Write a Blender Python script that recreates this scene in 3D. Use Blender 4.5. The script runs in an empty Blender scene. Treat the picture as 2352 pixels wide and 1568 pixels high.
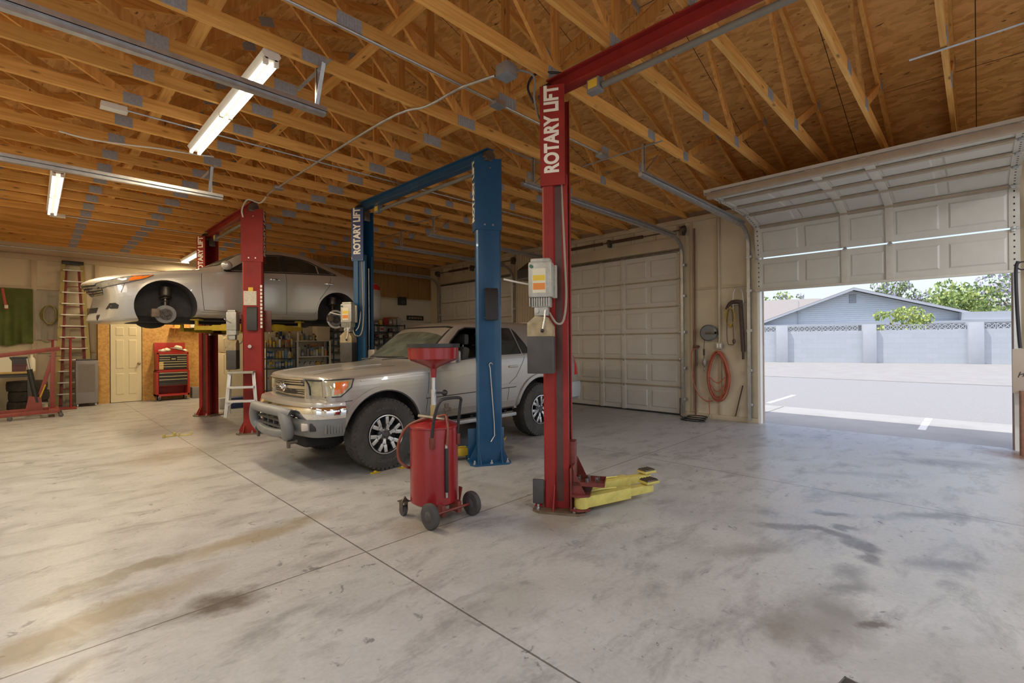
import bpy, bmesh, math, random
import numpy as np
from mathutils import Vector, Matrix, Euler
from mathutils.bvhtree import BVHTree
random.seed(7)
scn = bpy.context.scene
COL = scn.collection
PI = math.pi

# ------------------------------------------------------------------ camera
CAM_H = 1.45
YAW, PITCH, ROLL, FPX = math.radians(45.42447), math.radians(0.12248), math.radians(-0.44683), 1087.7
cy_, sy_, cp_, sp_ = math.cos(YAW), math.sin(YAW), math.cos(PITCH), math.sin(PITCH)
fw = Vector((sy_ * cp_, cy_ * cp_, sp_)); r0 = Vector((cy_, -sy_, 0)); u0 = r0.cross(fw)
rt = r0 * math.cos(ROLL) + u0 * math.sin(ROLL); up = u0 * math.cos(ROLL) - r0 * math.sin(ROLL)
cam_d = bpy.data.cameras.new('camera'); cam = bpy.data.objects.new('camera', cam_d); COL.objects.link(cam)
cam.matrix_world = Matrix(((rt.x, up.x, -fw.x, 0), (rt.y, up.y, -fw.y, 0), (rt.z, up.z, -fw.z, CAM_H), (0, 0, 0, 1)))
cam_d.sensor_width = 36; cam_d.lens = FPX / 2352 * 36; cam_d.clip_start = 0.05; cam_d.clip_end = 500
scn.camera = cam

# ------------------------------------------------------------------ sky, sun, exposure
scn.view_settings.view_transform = 'Standard'; scn.view_settings.look = 'None'
scn.view_settings.gamma = 1; scn.view_settings.use_curve_mapping = False
scn.view_settings.exposure = 0.06
scn.cycles.max_bounces = 8; scn.cycles.diffuse_bounces = 6; scn.cycles.glossy_bounces = 3
scn.cycles.transmission_bounces = 6; scn.cycles.transparent_max_bounces = 8
scn.cycles.sample_clamp_indirect = 6
scn.cycles.caustics_reflective = False; scn.cycles.caustics_refractive = False
world = bpy.data.worlds.new('sky'); scn.world = world; world.use_nodes = True
wn = world.node_tree; bg = wn.nodes['Background']
sky = wn.nodes.new('ShaderNodeTexSky'); sky.sky_type = 'NISHITA'; sky.sun_disc = False
sky.sun_elevation = math.radians(72); sky.sun_rotation = math.radians(200); sky.air_density = 1.0; sky.dust_density = 2.5
hs_ = wn.nodes.new('ShaderNodeHueSaturation'); hs_.inputs['Saturation'].default_value = .85; hs_.inputs['Hue'].default_value = .51; wn.links.new(sky.outputs[0], hs_.inputs['Color']); wn.links.new(hs_.outputs[0], bg.inputs[0]); bg.inputs[1].default_value = 0.29
sun_d = bpy.data.lights.new('sun', 'SUN'); sun = bpy.data.objects.new('sun', sun_d); COL.objects.link(sun)
sun_d.energy = 4.2; sun_d.angle = math.radians(0.6); sun_d.color = (1, 0.96, 0.9)
sun.location = (0, 0, 30)
sun.rotation_euler = Vector((-0.34, 0.30, 0.90)).to_track_quat('Z', 'Y').to_euler()

# ------------------------------------------------------------------ helpers
MATS = {}
def nd(nt, t, **k):
    n = nt.nodes.new(t)
    for a, b in k.items(): setattr(n, a, b)
    return n
def base_mat(name):
    m = bpy.data.materials.new(name); m.use_nodes = True
    return m, m.node_tree, m.node_tree.nodes['Principled BSDF']
def mat(name, col, rough=0.5, metal=0.0, noise=0.0, scale=6.0, bump=0.0, stretch=(1, 1, 1), spec=0.5, coat=0.0, emit=0.0, dark=None, trans=0.0, alpha=1.0):
    """plain surface with a procedural mottling of its colour and a fine bump"""
    if name in MATS: return MATS[name]
    m, nt, b = base_mat(name)
    b.inputs['Roughness'].default_value = rough; b.inputs['Metallic'].default_value = metal
    b.inputs['Specular IOR Level'].default_value = spec; b.inputs['Coat Weight'].default_value = coat
    b.inputs['Transmission Weight'].default_value = trans; b.inputs['Alpha'].default_value = alpha
    c = (*col, 1)
    if noise or bump:
        tc = nd(nt, 'ShaderNodeTexCoord'); mp = nd(nt, 'ShaderNodeMapping'); mp.inputs['Scale'].default_value = stretch
        nt.links.new(tc.outputs['Object'], mp.inputs[0])
        nz = nd(nt, 'ShaderNodeTexNoise'); nz.inputs['Scale'].default_value = scale; nz.inputs['Detail'].default_value = 5; nz.inputs['Roughness'].default_value = 0.6
        nt.links.new(mp.outputs[0], nz.inputs['Vector'])
        rp = nd(nt, 'ShaderNodeValToRGB')
        d = dark if dark else tuple(x * (1 - noise) for x in col)
        rp.color_ramp.elements[0].position = 0.3; rp.color_ramp.elements[1].position = 0.7
        rp.color_ramp.elements[0].color = (*d, 1); rp.color_ramp.elements[1].color = c
        nt.links.new(nz.outputs['Fac'], rp.inputs[0]); nt.links.new(rp.outputs[0], b.inputs['Base Color'])
        if bump:
            bp = nd(nt, 'ShaderNodeBump'); bp.inputs['Strength'].default_value = bump; bp.inputs['Distance'].default_value = 0.01
            nt.links.new(nz.outputs['Fac'], bp.inputs['Height']); nt.links.new(bp.outputs[0], b.inputs['Normal'])
    else:
        b.inputs['Base Color'].default_value = c
    if emit:
        b.inputs['Emission Color'].default_value = c; b.inputs['Emission Strength'].default_value = emit
    MATS[name] = m
    return m

class MB:
    """mesh builder: adds shapes to one bmesh, under the transform self.M"""
    def __init__(s, M=None): s.bm = bmesh.new(); s.M = M or Matrix(); s.mi = 0
    def _fin(s, vs, fs=None):
        for v in vs: v.co = s.M @ v.co
        if s.mi:
            for f in {f for v in vs for f in v.link_faces}: f.material_index = s.mi
        return s
    def box(s, lo, hi, bev=0.0, R=None, c=None):
        r = bmesh.ops.create_cube(s.bm, size=1.0); vs = r['verts']
        lo, hi = Vector(lo), Vector(hi)
        for v in vs: v.co = Vector((lo[i] + (v.co[i] + 0.5) * (hi[i] - lo[i]) for i in range(3)))
        if bev > 0:
            es = list({e for v in vs for e in v.link_edges})
            rr = bmesh.ops.bevel(s.bm, geom=es, offset=bev, segments=2, affect='EDGES', profile=0.6)
            vs = list({v for f in rr['faces'] for v in f.verts} | {v for v in vs if v.is_valid})
        if R is not None:
            ctr = Vector(c) if c is not None else (lo + hi) / 2
            for v in vs: v.co = ctr + R @ (v.co - ctr)
        return s._fin(vs)
    def beam(s, a, b, w, h, upv=(0, 0, 1), bev=0.0):
        """rectangular bar from a to b; w across, h along up"""
        a, b = Vector(a), Vector(b); d = b - a; L = d.length; d.normalize()
        u = Vector(upv); x = d.cross(u)
        if x.length < 1e-4: x = d.cross(Vector((1, 0, 0)))
        x.normalize(); u = x.cross(d)
        r = bmesh.ops.create_cube(s.bm, size=1.0); vs = r['verts']
        for v in vs: v.co = a + d * ((v.co.x + .5) * L) + x * (v.co.y * w) + u * (v.co.z * h)
        bmesh.ops.recalc_face_normals(s.bm, faces=list({f for v in vs for f in v.link_faces}))
        if bev > 0:
            es = list({e for v in vs for e in v.link_edges})
            rr = bmesh.ops.bevel(s.bm, geom=es, offset=bev, segments=2, affect='EDGES', profile=0.6)
            vs = list({v for f in rr['faces'] for v in f.verts} | {v for v in vs if v.is_valid})
        return s._fin(vs)
    def cyl(s, a, b, r, r2=None, seg=20, cap=True):
        a, b = Vector(a), Vector(b); d = b - a
        res = bmesh.ops.create_cone(s.bm, cap_ends=cap, segments=seg, radius1=r, radius2=r if r2 is None else r2, depth=d.length)
        q = d.to_track_quat('Z', 'Y').to_matrix()
        for v in res['verts']: v.co = (a + b) / 2 + q @ v.co
        return s._fin(res['verts'])
    def sph(s, c, r, seg=14, sc=(1, 1, 1)):
        res = bmesh.ops.create_uvsphere(s.bm, u_segments=seg, v_segments=max(6, seg * 2 // 3), radius=r)
        for v in res['verts']: v.co = Vector(c) + Vector((v.co.x * sc[0], v.co.y * sc[1], v.co.z * sc[2]))
        return s._fin(res['verts'])
    def tube(s, pts, r, seg=8, closed=False):
        pts = [Vector(p) for p in pts]; n = len(pts); rings = []
        prev = None
        for i, p in enumerate(pts):
            t = (pts[(i + 1) % n] - pts[i - 1]) if closed else (pts[min(i + 1, n - 1)] - pts[max(i - 1, 0)])
            t.normalize()
            if prev is None:
                x = t.cross(Vector((0, 0, 1)))
                if x.length < 1e-3: x = t.cross(Vector((1, 0, 0)))
            else: x = prev - t * prev.dot(t)
            x.normalize(); prev = x; y = t.cross(x)
            rr = r[i] if isinstance(r, (list, tuple)) else r
            rings.append([s.bm.verts.new(p + x * math.cos(k * 2 * PI / seg) * rr + y * math.sin(k * 2 * PI / seg) * rr) for k in range(seg)])
        m = n if closed else n - 1
        for i in range(m):
            A, B = rings[i], rings[(i + 1) % n]
            for k in range(seg): s.bm.faces.new((A[k], A[(k + 1) % seg], B[(k + 1) % seg], B[k]))
        if not closed:
            s.bm.faces.new(rings[0][::-1]); s.bm.faces.new(rings[-1])
        return s._fin([v for q in rings for v in q])
    def lathe(s, prof, o=(0, 0, 0), axis='Z', seg=32, ends=True):
        """prof: (radius, height) pairs turned about an axis through o"""
        o = Vector(o); rings = []
        for (r, h) in prof:
            ring = []
            for k in range(seg):
                a = 2 * PI * k / seg; c, d = math.cos(a) * r, math.sin(a) * r
                ring.append(s.bm.verts.new(o + (Vector((c, d, h)) if axis == 'Z' else Vector((c, -h, d)) if axis == 'Y' else Vector((h, c, d)))))
            rings.append(ring)
        for A, B in zip(rings, rings[1:]):
            for k in range(seg): s.bm.faces.new((A[k], A[(k + 1) % seg], B[(k + 1) % seg], B[k]))
        if ends:
            if prof[0][0] > 1e-5: s.bm.faces.new(rings[0][::-1])
            if prof[-1][0] > 1e-5: s.bm.faces.new(rings[-1])
        return s._fin([v for q in rings for v in q])
    def prism(s, poly, h0, h1, plane='XY'):
        """extrude a 2-D polygon; plane XY -> along z, XZ -> along y, YZ -> along x"""
        f = {'XY': lambda a, b, h: (a, b, h), 'XZ': lambda a, b, h: (a, h, b), 'YZ': lambda a, b, h: (h, a, b)}[plane]
        A = [s.bm.verts.new(f(a, b, h0)) for a, b in poly]; B = [s.bm.verts.new(f(a, b, h1)) for a, b in poly]
        fs = [s.bm.faces.new(A[::-1]), s.bm.faces.new(B)]
        n = len(poly)
        for k in range(n): fs.append(s.bm.faces.new((A[k], A[(k + 1) % n], B[(k + 1) % n], B[k])))
        bmesh.ops.recalc_face_normals(s.bm, faces=fs)
        return s._fin(A + B)
    def sweep(s, path, sec, closed_sec=True):
        """section (outward offset, z) carried along a plan path (x, y); the outward side is to the right of travel"""
        path = [Vector(p) for p in path]; n = len(path); rings = []
        for i, p in enumerate(path):
            t = path[min(i + 1, n - 1)] - path[max(i - 1, 0)]; t.normalize(); o = Vector((t.y, -t.x))
            rings.append([s.bm.verts.new((p.x + o.x * a, p.y + o.y * a, z)) for a, z in sec])
        m = len(sec); fs = []
        for A, B in zip(rings, rings[1:]):
            for k in range(m if closed_sec else m - 1): fs.append(s.bm.faces.new((A[k], A[(k + 1) % m], B[(k + 1) % m], B[k])))
        if closed_sec: fs += [s.bm.faces.new(rings[0][::-1]), s.bm.faces.new(rings[-1])]
        bmesh.ops.recalc_face_normals(s.bm, faces=fs)
        return s._fin([v for q in rings for v in q])
    def grid(s, f, nu, nv):
        V = [[s.bm.verts.new(f(i / nu, j / nv)) for j in range(nv + 1)] for i in range(nu + 1)]
        for i in range(nu):
            for j in range(nv): s.bm.faces.new((V[i][j], V[i + 1][j], V[i + 1][j + 1], V[i][j + 1]))
        return s._fin([v for q in V for v in q])
    def mesh(s, name, sharp=35):
        me = bpy.data.meshes.new(name); s.bm.to_mesh(me); s.bm.free()
        for p in me.polygons: p.use_smooth = True
        me.set_sharp_from_angle(angle=math.radians(sharp))
        return me
    def obj(s, name, m=None, parent=None, sharp=35, **props):
        me = s.mesh(name, sharp)
        for mm in (m if isinstance(m, (list, tuple)) else [m]):
            if mm: me.materials.append(mm)
        return link(name, me, parent, **props)
def link(name, me, parent=None, **props):
    o = bpy.data.objects.new(name, me); COL.objects.link(o)
    if parent: o.parent = parent
    for k, v in props.items(): o[k] = v
    return o
def thing(name, label, cat, loc=(0, 0, 0), rz=0.0, group=None):
    o = bpy.data.objects.new(name, None); COL.objects.link(o); o.empty_display_size = 0.1
    o.location = loc; o.rotation_euler = (0, 0, rz)
    tag(o, label, cat, group); return o
def tag(o, label, cat, group=None, kind=None):
    if label: o['label'] = label
    if cat: o['category'] = cat
    if group: o['group'] = group
    if kind: o['kind'] = kind
    return o
def dup(root, loc=None, rz=None, label=None, group=None):
    r = root.copy(); COL.objects.link(r)
    if loc is not None: r.location = loc
    if rz is not None: r.rotation_euler = (0, 0, rz)
    if label: r['label'] = label
    if group: r['group'] = group
    for ch in list(root.children):
        c = ch.copy(); COL.objects.link(c); c.parent = r
        for g in list(ch.children):
            d = g.copy(); COL.objects.link(d); d.parent = c
    return r
def text_mesh(txt, size, m, name, M, parent, thick=0.0015, bold=0.012, sx=1.0, align='CENTER'):
    cu = bpy.data.curves.new(name, 'FONT'); cu.body = txt; cu.size = size; cu.extrude = thick; cu.offset = bold * size
    cu.align_x = align; cu.align_y = 'CENTER'; cu.resolution_u = 6
    t = bpy.data.objects.new(name, cu); COL.objects.link(t); bpy.context.view_layer.update()
    me = bpy.data.meshes.new_from_object(t.evaluated_get(bpy.context.evaluated_depsgraph_get()))
    bpy.data.objects.remove(t)
    me.transform(M @ Matrix.Diagonal((sx, 1, 1, 1))); me.materials.clear(); me.materials.append(m); me.name = name
    return link(name, me, parent)
def apply_mods(o):
    bpy.context.view_layer.update()
    me = bpy.data.meshes.new_from_object(o.evaluated_get(bpy.context.evaluated_depsgraph_get()))
    o.modifiers.clear(); o.data = me; return o
def frame(o, x, y, z=None):
    """4x4 from an origin and two axes"""
    x = Vector(x).normalized(); y = Vector(y).normalized(); z = Vector(z) if z else x.cross(y)
    return Matrix(((x.x, y.x, z.x, o[0]), (x.y, y.y, z.y, o[1]), (x.z, y.z, z.z, o[2]), (0, 0, 0, 1)))
def arc(c, r, a0, a1, n, plane='XZ', h=0.0):
    out = []
    for i in range(n + 1):
        a = a0 + (a1 - a0) * i / n; p, q = c[0] + r * math.cos(a), c[1] + r * math.sin(a)
        out.append({'XZ': (p, h, q), 'XY': (p, q, h), 'YZ': (h, p, q)}[plane])
    return out
def smooth_path(pts, n=6):
    pts = [Vector(p) for p in pts]; out = []
    for i in range(len(pts) - 1):
        p0, p1, p2, p3 = pts[max(i - 1, 0)], pts[i], pts[i + 1], pts[min(i + 2, len(pts) - 1)]
        for k in range(n):
            t = k / n
            out.append(0.5 * ((2 * p1) + (p2 - p0) * t + (2 * p0 - 5 * p1 + 4 * p2 - p3) * t * t + (3 * p1 - p0 - 3 * p2 + p3) * t ** 3))
    out.append(pts[-1]); return out
ORD = ['first', 'second', 'third', 'fourth', 'fifth', 'sixth', 'seventh', 'eighth', 'ninth', 'tenth', 'eleventh', 'twelfth', 'thirteenth',
       'fourteenth', 'fifteenth', 'sixteenth', 'seventeenth', 'eighteenth', 'nineteenth', 'twentieth', 'twenty-first', 'twenty-second', 'twenty-third',
       'twenty-fourth', 'twenty-fifth', 'twenty-sixth', 'twenty-seventh', 'twenty-eighth', 'twenty-ninth', 'thirtieth', 'thirty-first', 'thirty-second']

# ------------------------------------------------------------------ materials
def concrete_mat():
    m, nt, b = base_mat('polished_concrete')
    L = nt.links.new
    tc = nd(nt, 'ShaderNodeTexCoord'); P = tc.outputs['Object']
    def noise(scale, det=6, rough=.6, vec=None, dist=0.0):
        n = nd(nt, 'ShaderNodeTexNoise'); n.inputs['Scale'].default_value = scale; n.inputs['Detail'].default_value = det
        n.inputs['Roughness'].default_value = rough; n.inputs['Distortion'].default_value = dist; L(vec or P, n.inputs['Vector']); return n
    def math_(op, a, b_=None, clamp=False):
        n = nd(nt, 'ShaderNodeMath', operation=op, use_clamp=clamp)
        for i, v in enumerate((a, b_)):
            if v is None: continue
            if isinstance(v, (int, float)): n.inputs[i].default_value = v
            else: L(v, n.inputs[i])
        return n.outputs[0]
    def ramp(fac, p0, p1, c0=(0, 0, 0, 1), c1=(1, 1, 1, 1)):
        r = nd(nt, 'ShaderNodeValToRGB'); r.color_ramp.elements[0].position = p0; r.color_ramp.elements[1].position = p1
        r.color_ramp.elements[0].color = c0; r.color_ramp.elements[1].color = c1; L(fac, r.inputs[0]); return r.outputs[0]
    def mix(fac, a, c):
        n = nd(nt, 'ShaderNodeMix', data_type='RGBA')
        for sk, v in ((n.inputs[0], fac), (n.inputs[6], a), (n.inputs[7], c)):
            if isinstance(v, (int, float)): sk.default_value = v
            elif isinstance(v, tuple): sk.default_value = v
            else: L(v, sk)
        return n.outputs[2]
    n1 = noise(0.55, 5); n2 = noise(3.2, 8, .68, dist=.6); n3 = noise(38, 3)
    col = ramp(n1.outputs['Fac'], .32, .7, (.355, .35, .34, 1), (.44, .44, .44, 1))
    col = mix(ramp(n2.outputs['Fac'], .40, .66), mix(0.30, col, (.24, .235, .225, 1)), col)
    col = mix(math_('MULTIPLY', ramp(n3.outputs['Fac'], .40, .6), .35), col, mix(.35, col, (.62, .61, .6, 1)))
    # drag marks: noise drawn out along the lanes the cars drive
    mp = nd(nt, 'ShaderNodeMapping'); mp.inputs['Scale'].default_value = (.85, 1.9, 1); mp.inputs['Rotation'].default_value = (0, 0, .3); L(P, mp.inputs[0])
    n4 = noise(2.0, 9, .72, mp.outputs[0], .3)
    sep = nd(nt, 'ShaderNodeSeparateXYZ'); L(P, sep.inputs[0])
    right = ramp(math_('SUBTRACT', sep.outputs['X'], math_('MULTIPLY', sep.outputs['Y'], .35)), .0, 1.0)
    dm = math_('MULTIPLY', ramp(n4.outputs['Fac'], .50, .66), .72)
    col = mix(dm, col, (.20, .195, .19, 1))
    n5 = noise(9.0, 6, .62, None, .8); n6 = noise(1.1, 2)
    sp = math_('MULTIPLY', ramp(n5.outputs['Fac'], .61, .67), ramp(n6.outputs['Fac'], .42, .62))
    col = mix(math_('MULTIPLY', sp, .75), col, (.10, .10, .105, 1))
    n7 = noise(24.0, 4, .6, None, .4); col = mix(math_('MULTIPLY', ramp(n7.outputs['Fac'], .69, .73), .8), col, (.06, .055, .05, 1))
    # stains on the slab and painted shade under the SUV: ellipses with frayed edges
    wv = nd(nt, 'ShaderNodeTexNoise'); wv.inputs['Scale'].default_value = 2.6; wv.inputs['Detail'].default_value = 6; wv.inputs['Roughness'].default_value = .65; L(P, wv.inputs['Vector'])
    off = nd(nt, 'ShaderNodeVectorMath', operation='MULTIPLY_ADD'); L(wv.outputs['Color'], off.inputs[0]); off.inputs[1].default_value = (.42, .42, 0); off.inputs[2].default_value = (-.21, -.21, 0)
    wp = nd(nt, 'ShaderNodeVectorMath', operation='ADD'); L(P, wp.inputs[0]); L(off.outputs[0], wp.inputs[1])
    for (x, y, rx, ry, rot, c, s, edge) in STAINS_AND_SHADE:
        mp = nd(nt, 'ShaderNodeMapping'); mp.vector_type = 'TEXTURE'; mp.inputs['Location'].default_value = (x, y, 0); mp.inputs['Rotation'].default_value = (0, 0, rot); mp.inputs['Scale'].default_value = (rx, ry, 1e3)
        L(wp.outputs[0], mp.inputs[0])
        ln = nd(nt, 'ShaderNodeVectorMath', operation='LENGTH'); L(mp.outputs[0], ln.inputs[0])
        k = ramp(ln.outputs['Value'], 1 - edge, 1.0, (1, 1, 1, 1), (0, 0, 0, 1))
        col = mix(math_('MULTIPLY', math_('MULTIPLY', k, ramp(n2.outputs['Fac'], .12, .48)), s), col, (*c, 1))
    # saw-cut joints
    hgt = None
    for ax, pos in JOINTS:
        d = math_('ABSOLUTE', math_('SUBTRACT', math_('ADD', sep.outputs[ax], math_('MULTIPLY', math_('SUBTRACT', n3.outputs['Fac'], .5), .006)), pos))
        k = math_('LESS_THAN', d, .0055)
        hgt = k if hgt is None else math_('MAXIMUM', hgt, k)
    col = mix(math_('MULTIPLY', hgt, .8), col, (.07, .06, .05, 1))
    L(col, b.inputs['Base Color'])
    L(ramp(n2.outputs['Fac'], .3, .7, (.29, .29, .29, 1), (.47, .47, .47, 1)), b.inputs['Roughness'])
    b.inputs['Specular IOR Level'].default_value = .36
    bp = nd(nt, 'ShaderNodeBump'); bp.inputs['Strength'].default_value = .08; bp.inputs['Distance'].default_value = .01; L(n2.outputs['Fac'], bp.inputs['Height']); L(bp.outputs[0], b.inputs['Normal'])
    return m
JOINTS = [('X', 1.63), ('X', 5.38), ('Y', 3.05), ('Y', 7.6), ('Y', 12.0), ('X', -1.6)]
STAINS_AND_SHADE = [  # x, y, rx, ry, angle, colour, strength, edge softness
    (0.74, 3.05, .19, .26, .9, (.07, .05, .03), .85, .5), (0.1, 3.3, .95, .2, .25, (.20, .145, .07), .7, .6), (-.1, 2.75, .5, .10, .5, (.12, .085, .04), .7, .6),
    (1.2, 3.9, .8, .16, .1, (.22, .16, .075), .65, .7), (0.35, 3.85, .5, .10, .2, (.17, .14, .10), .7, .4),
    (1.35, 7.6, .8, .55, .3, (.15, .12, .07), .6, .7), (2.8, 5.6, 1.2, .8, .1, (.16, .14, .10), .45, .7),  # the larger ellipse paints the shade under the SUV's front into the floor
    (4.1, 1.15, .16, .09, -.8, (.13, .125, .12), .7, .6), (4.18, .96, .17, .09, -1.0, (.12, .115, .11), .8, .6), (4.23, .77, .17, .09, -1.4, (.12, .115, .11), .8, .6), (4.13, .61, .16, .10, -2.2, (.12, .115, .11), .85, .6), (3.93, .52, .15, .09, -2.9, (.13, .125, .12), .8, .6), (3.62, .57, .16, .10, 2.8, (.15, .145, .14), .7, .7),
    (4.65, .91, .20, .07, -.9, (.13, .13, .135), .8, .5), (4.4, .77, .12, .07, -.8, (.13, .13, .135), .8, .5), (4.10, .17, .34, .12, -1.0, (.16, .16, .165), .75, .8), (5.15, .30, .6, .10, -.9, (.15, .15, .155), .7, .8), (5.5, .70, .5, .12, -.9, (.17, .17, .175), .6, .8),
    (3.0, .58, .36, .22, .3, (.16, .145, .125), .75, .8), (2.98, .40, .14, .06, -.8, (.12, .10, .075), .85, .5), (2.74, .64, .30, .20, .4, (.19, .17, .14), .6, .8), (2.60, .73, .2, .14, .3, (.18, .155, .12), .55, .7), (3.41, .58, .22, .12, -.6, (.15, .145, .14), .7, .8), (3.50, 1.15, .40, .12, -.7, (.20, .19, .175), .6, .8),
    (6.3, .9, .9, .14, -1.0, (.17, .17, .175), .5, .8), (1.9, 1.9, .5, .2, .3, (.26, .25, .22), .4, .7), (3.05, 2.45, .5, .35, .4, (.20, .15, .08), .55, .7), (8.6, -.5, .35, .7, 0, (.16, .055, .015), .9, .6), (7.5, 0.3, .9, .3, -1.1, (.13, .12, .12), .6, .7), (2.25, 3.15, .45, .35, .3, (.22, .17, .10), .55, .7)]
def wood_mat(name, c0, c1, axis, knots=True):
    """sawn softwood with grain along one axis"""
    m, nt, b = base_mat(name); L = nt.links.new
    tc = nd(nt, 'ShaderNodeTexCoord'); mp = nd(nt, 'ShaderNodeMapping')
    st = [9.0, 9.0, 9.0]; st['XYZ'.index(axis)] = .55; mp.inputs['Scale'].default_value = st
    oi = nd(nt, 'ShaderNodeObjectInfo'); ad = nd(nt, 'ShaderNodeVectorMath', operation='ADD'); L(tc.outputs['Object'], ad.inputs[0])
    ml = nd(nt, 'ShaderNodeVectorMath', operation='SCALE'); ml.inputs[0].default_value = (7, 5, 3); L(oi.outputs['Random'], ml.inputs['Scale']); L(ml.outputs[0], ad.inputs[1])
    L(ad.outputs[0], mp.inputs[0])
    n = nd(nt, 'ShaderNodeTexNoise'); n.inputs['Scale'].default_value = 3.0; n.inputs['Detail'].default_value = 6; n.inputs['Distortion'].default_value = .8; L(mp.outputs[0], n.inputs['Vector'])
    r = nd(nt, 'ShaderNodeValToRGB'); r.color_ramp.elements[0].position = .3; r.color_ramp.elements[1].position = .68
    r.color_ramp.elements[0].color = (*c0, 1); r.color_ramp.elements[1].color = (*c1, 1); L(n.outputs['Fac'], r.inputs[0])
    out = r.outputs[0]
    if knots:
        vo = nd(nt, 'ShaderNodeTexVoronoi'); vo.inputs['Scale'].default_value = 1.0
        m2 = nd(nt, 'ShaderNodeMapping'); s2 = [11.0] * 3; s2['XYZ'.index(axis)] = 3.2; m2.inputs['Scale'].default_value = s2; L(ad.outputs[0], m2.inputs[0]); L(m2.outputs[0], vo.inputs['Vector'])
        k = nd(nt, 'ShaderNodeValToRGB'); k.color_ramp.elements[0].position = .06; k.color_ramp.elements[1].position = .17
        k.color_ramp.elements[0].color = (1, 1, 1, 1); k.color_ramp.elements[1].color = (0, 0, 0, 1); L(vo.outputs['Distance'], k.inputs[0])
        mx = nd(nt, 'ShaderNodeMix', data_type='RGBA'); L(k.outputs[0], mx.inputs[0]); L(out, mx.inputs[6]); mx.inputs[7].default_value = (*[x * .45 for x in c0], 1); out = mx.outputs[2]
    hs = nd(nt, 'ShaderNodeHueSaturation'); L(out, hs.inputs['Color'])
    mr = nd(nt, 'ShaderNodeMapRange'); mr.inputs['To Min'].default_value = .82; mr.inputs['To Max'].default_value = 1.15; L(oi.outputs['Random'], mr.inputs['Value']); L(mr.outputs[0], hs.inputs['Value'])
    L(hs.outputs[0], b.inputs['Base Color']); b.inputs['Roughness'].default_value = .62; b.inputs['Specular IOR Level'].default_value = .25
    return m
def osb_mat(name, c0, c1, stamp=0.0, seam=None):
    """pressed flakes of many angles"""
    m, nt, b = base_mat(name); L = nt.links.new
    tc = nd(nt, 'ShaderNodeTexCoord'); v = nd(nt, 'ShaderNodeTexVoronoi'); v.inputs['Scale'].default_value = 26
    mp = nd(nt, 'ShaderNodeMapping'); mp.inputs['Scale'].default_value = (1.0, .35, 1.0); L(tc.outputs['Object'], mp.inputs[0])
    dn = nd(nt, 'ShaderNodeTexNoise'); dn.inputs['Scale'].default_value = 6; dn.inputs['Detail'].default_value = 4; L(mp.outputs[0], dn.inputs['Vector'])
    mxv = nd(nt, 'ShaderNodeMix', data_type='VECTOR'); mxv.inputs[0].default_value = .12; L(mp.outputs[0], mxv.inputs[4]); L(dn.outputs['Color'], mxv.inputs[5]); L(mxv.outputs[1], v.inputs['Vector'])
    sp = nd(nt, 'ShaderNodeSeparateColor'); L(v.outputs['Color'], sp.inputs[0])
    n = nd(nt, 'ShaderNodeTexNoise'); n.inputs['Scale'].default_value = 9; n.inputs['Detail'].default_value = 8; n.inputs['Roughness'].default_value = .75; L(mp.outputs[0], n.inputs['Vector'])
    ad = nd(nt, 'ShaderNodeMath', operation='MULTIPLY_ADD'); L(sp.outputs[0], ad.inputs[0]); ad.inputs[1].default_value = .55; L(n.outputs['Fac'], ad.inputs[2])
    r = nd(nt, 'ShaderNodeValToRGB'); r.color_ramp.elements[0].position = .38; r.color_ramp.elements[1].position = 1.05
    r.color_ramp.elements[0].color = (*c0, 1); r.color_ramp.elements[1].color = (*c1, 1); L(ad.outputs[0], r.inputs[0]); out = r.outputs[0]
    # dark resin flecks
    n2 = nd(nt, 'ShaderNodeTexNoise'); n2.inputs['Scale'].default_value = 11; n2.inputs['Detail'].default_value = 3
    m3 = nd(nt, 'ShaderNodeMapping'); m3.inputs['Scale'].default_value = (2.2, .7, 2.2); L(tc.outputs['Object'], m3.inputs[0]); L(m3.outputs[0], n2.inputs['Vector'])
    r2 = nd(nt, 'ShaderNodeValToRGB'); r2.color_ramp.elements[0].position = .66; r2.color_ramp.elements[1].position = .72; L(n2.outputs['Fac'], r2.inputs[0])
    mx = nd(nt, 'ShaderNodeMix', data_type='RGBA'); L(r2.outputs[0], mx.inputs[0]); L(out, mx.inputs[6]); mx.inputs[7].default_value = (*[x * .35 for x in c0], 1); out = mx.outputs[2]
    if seam:
        sx = nd(nt, 'ShaderNodeSeparateXYZ'); L(tc.outputs['Object'], sx.inputs[0])
        for ax, per in seam:
            md = nd(nt, 'ShaderNodeMath', operation='PINGPONG'); L(sx.outputs[ax], md.inputs[0]); md.inputs[1].default_value = per / 2
            lt = nd(nt, 'ShaderNodeMath', operation='LESS_THAN'); L(md.outputs[0], lt.inputs[0]); lt.inputs[1].default_value = .004
            mx = nd(nt, 'ShaderNodeMix', data_type='RGBA'); L(lt.outputs[0], mx.inputs[0]); L(out, mx.inputs[6]); mx.inputs[7].default_value = (.05, .03, .015, 1); out = mx.outputs[2]
    L(out, b.inputs['Base Color']); b.inputs['Roughness'].default_value = .6; b.inputs['Specular IOR Level'].default_value = .3
    bp = nd(nt, 'ShaderNodeBump'); bp.inputs['Strength'].default_value = .15; bp.inputs['Distance'].default_value = .004; L(ad.outputs[0], bp.inputs['Height']); L(bp.outputs[0], b.inputs['Normal'])
    return m
CONCRETE = concrete_mat()
WOODX = wood_mat('pine_along_span', (.60, .295, .07), (.81, .465, .14), 'X')
WOODY = wood_mat('pine_along_building', (.58, .285, .07), (.79, .45, .135), 'Y')
WOODZ = wood_mat('pine_upright', (.56, .27, .065), (.77, .43, .13), 'Z')
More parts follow.
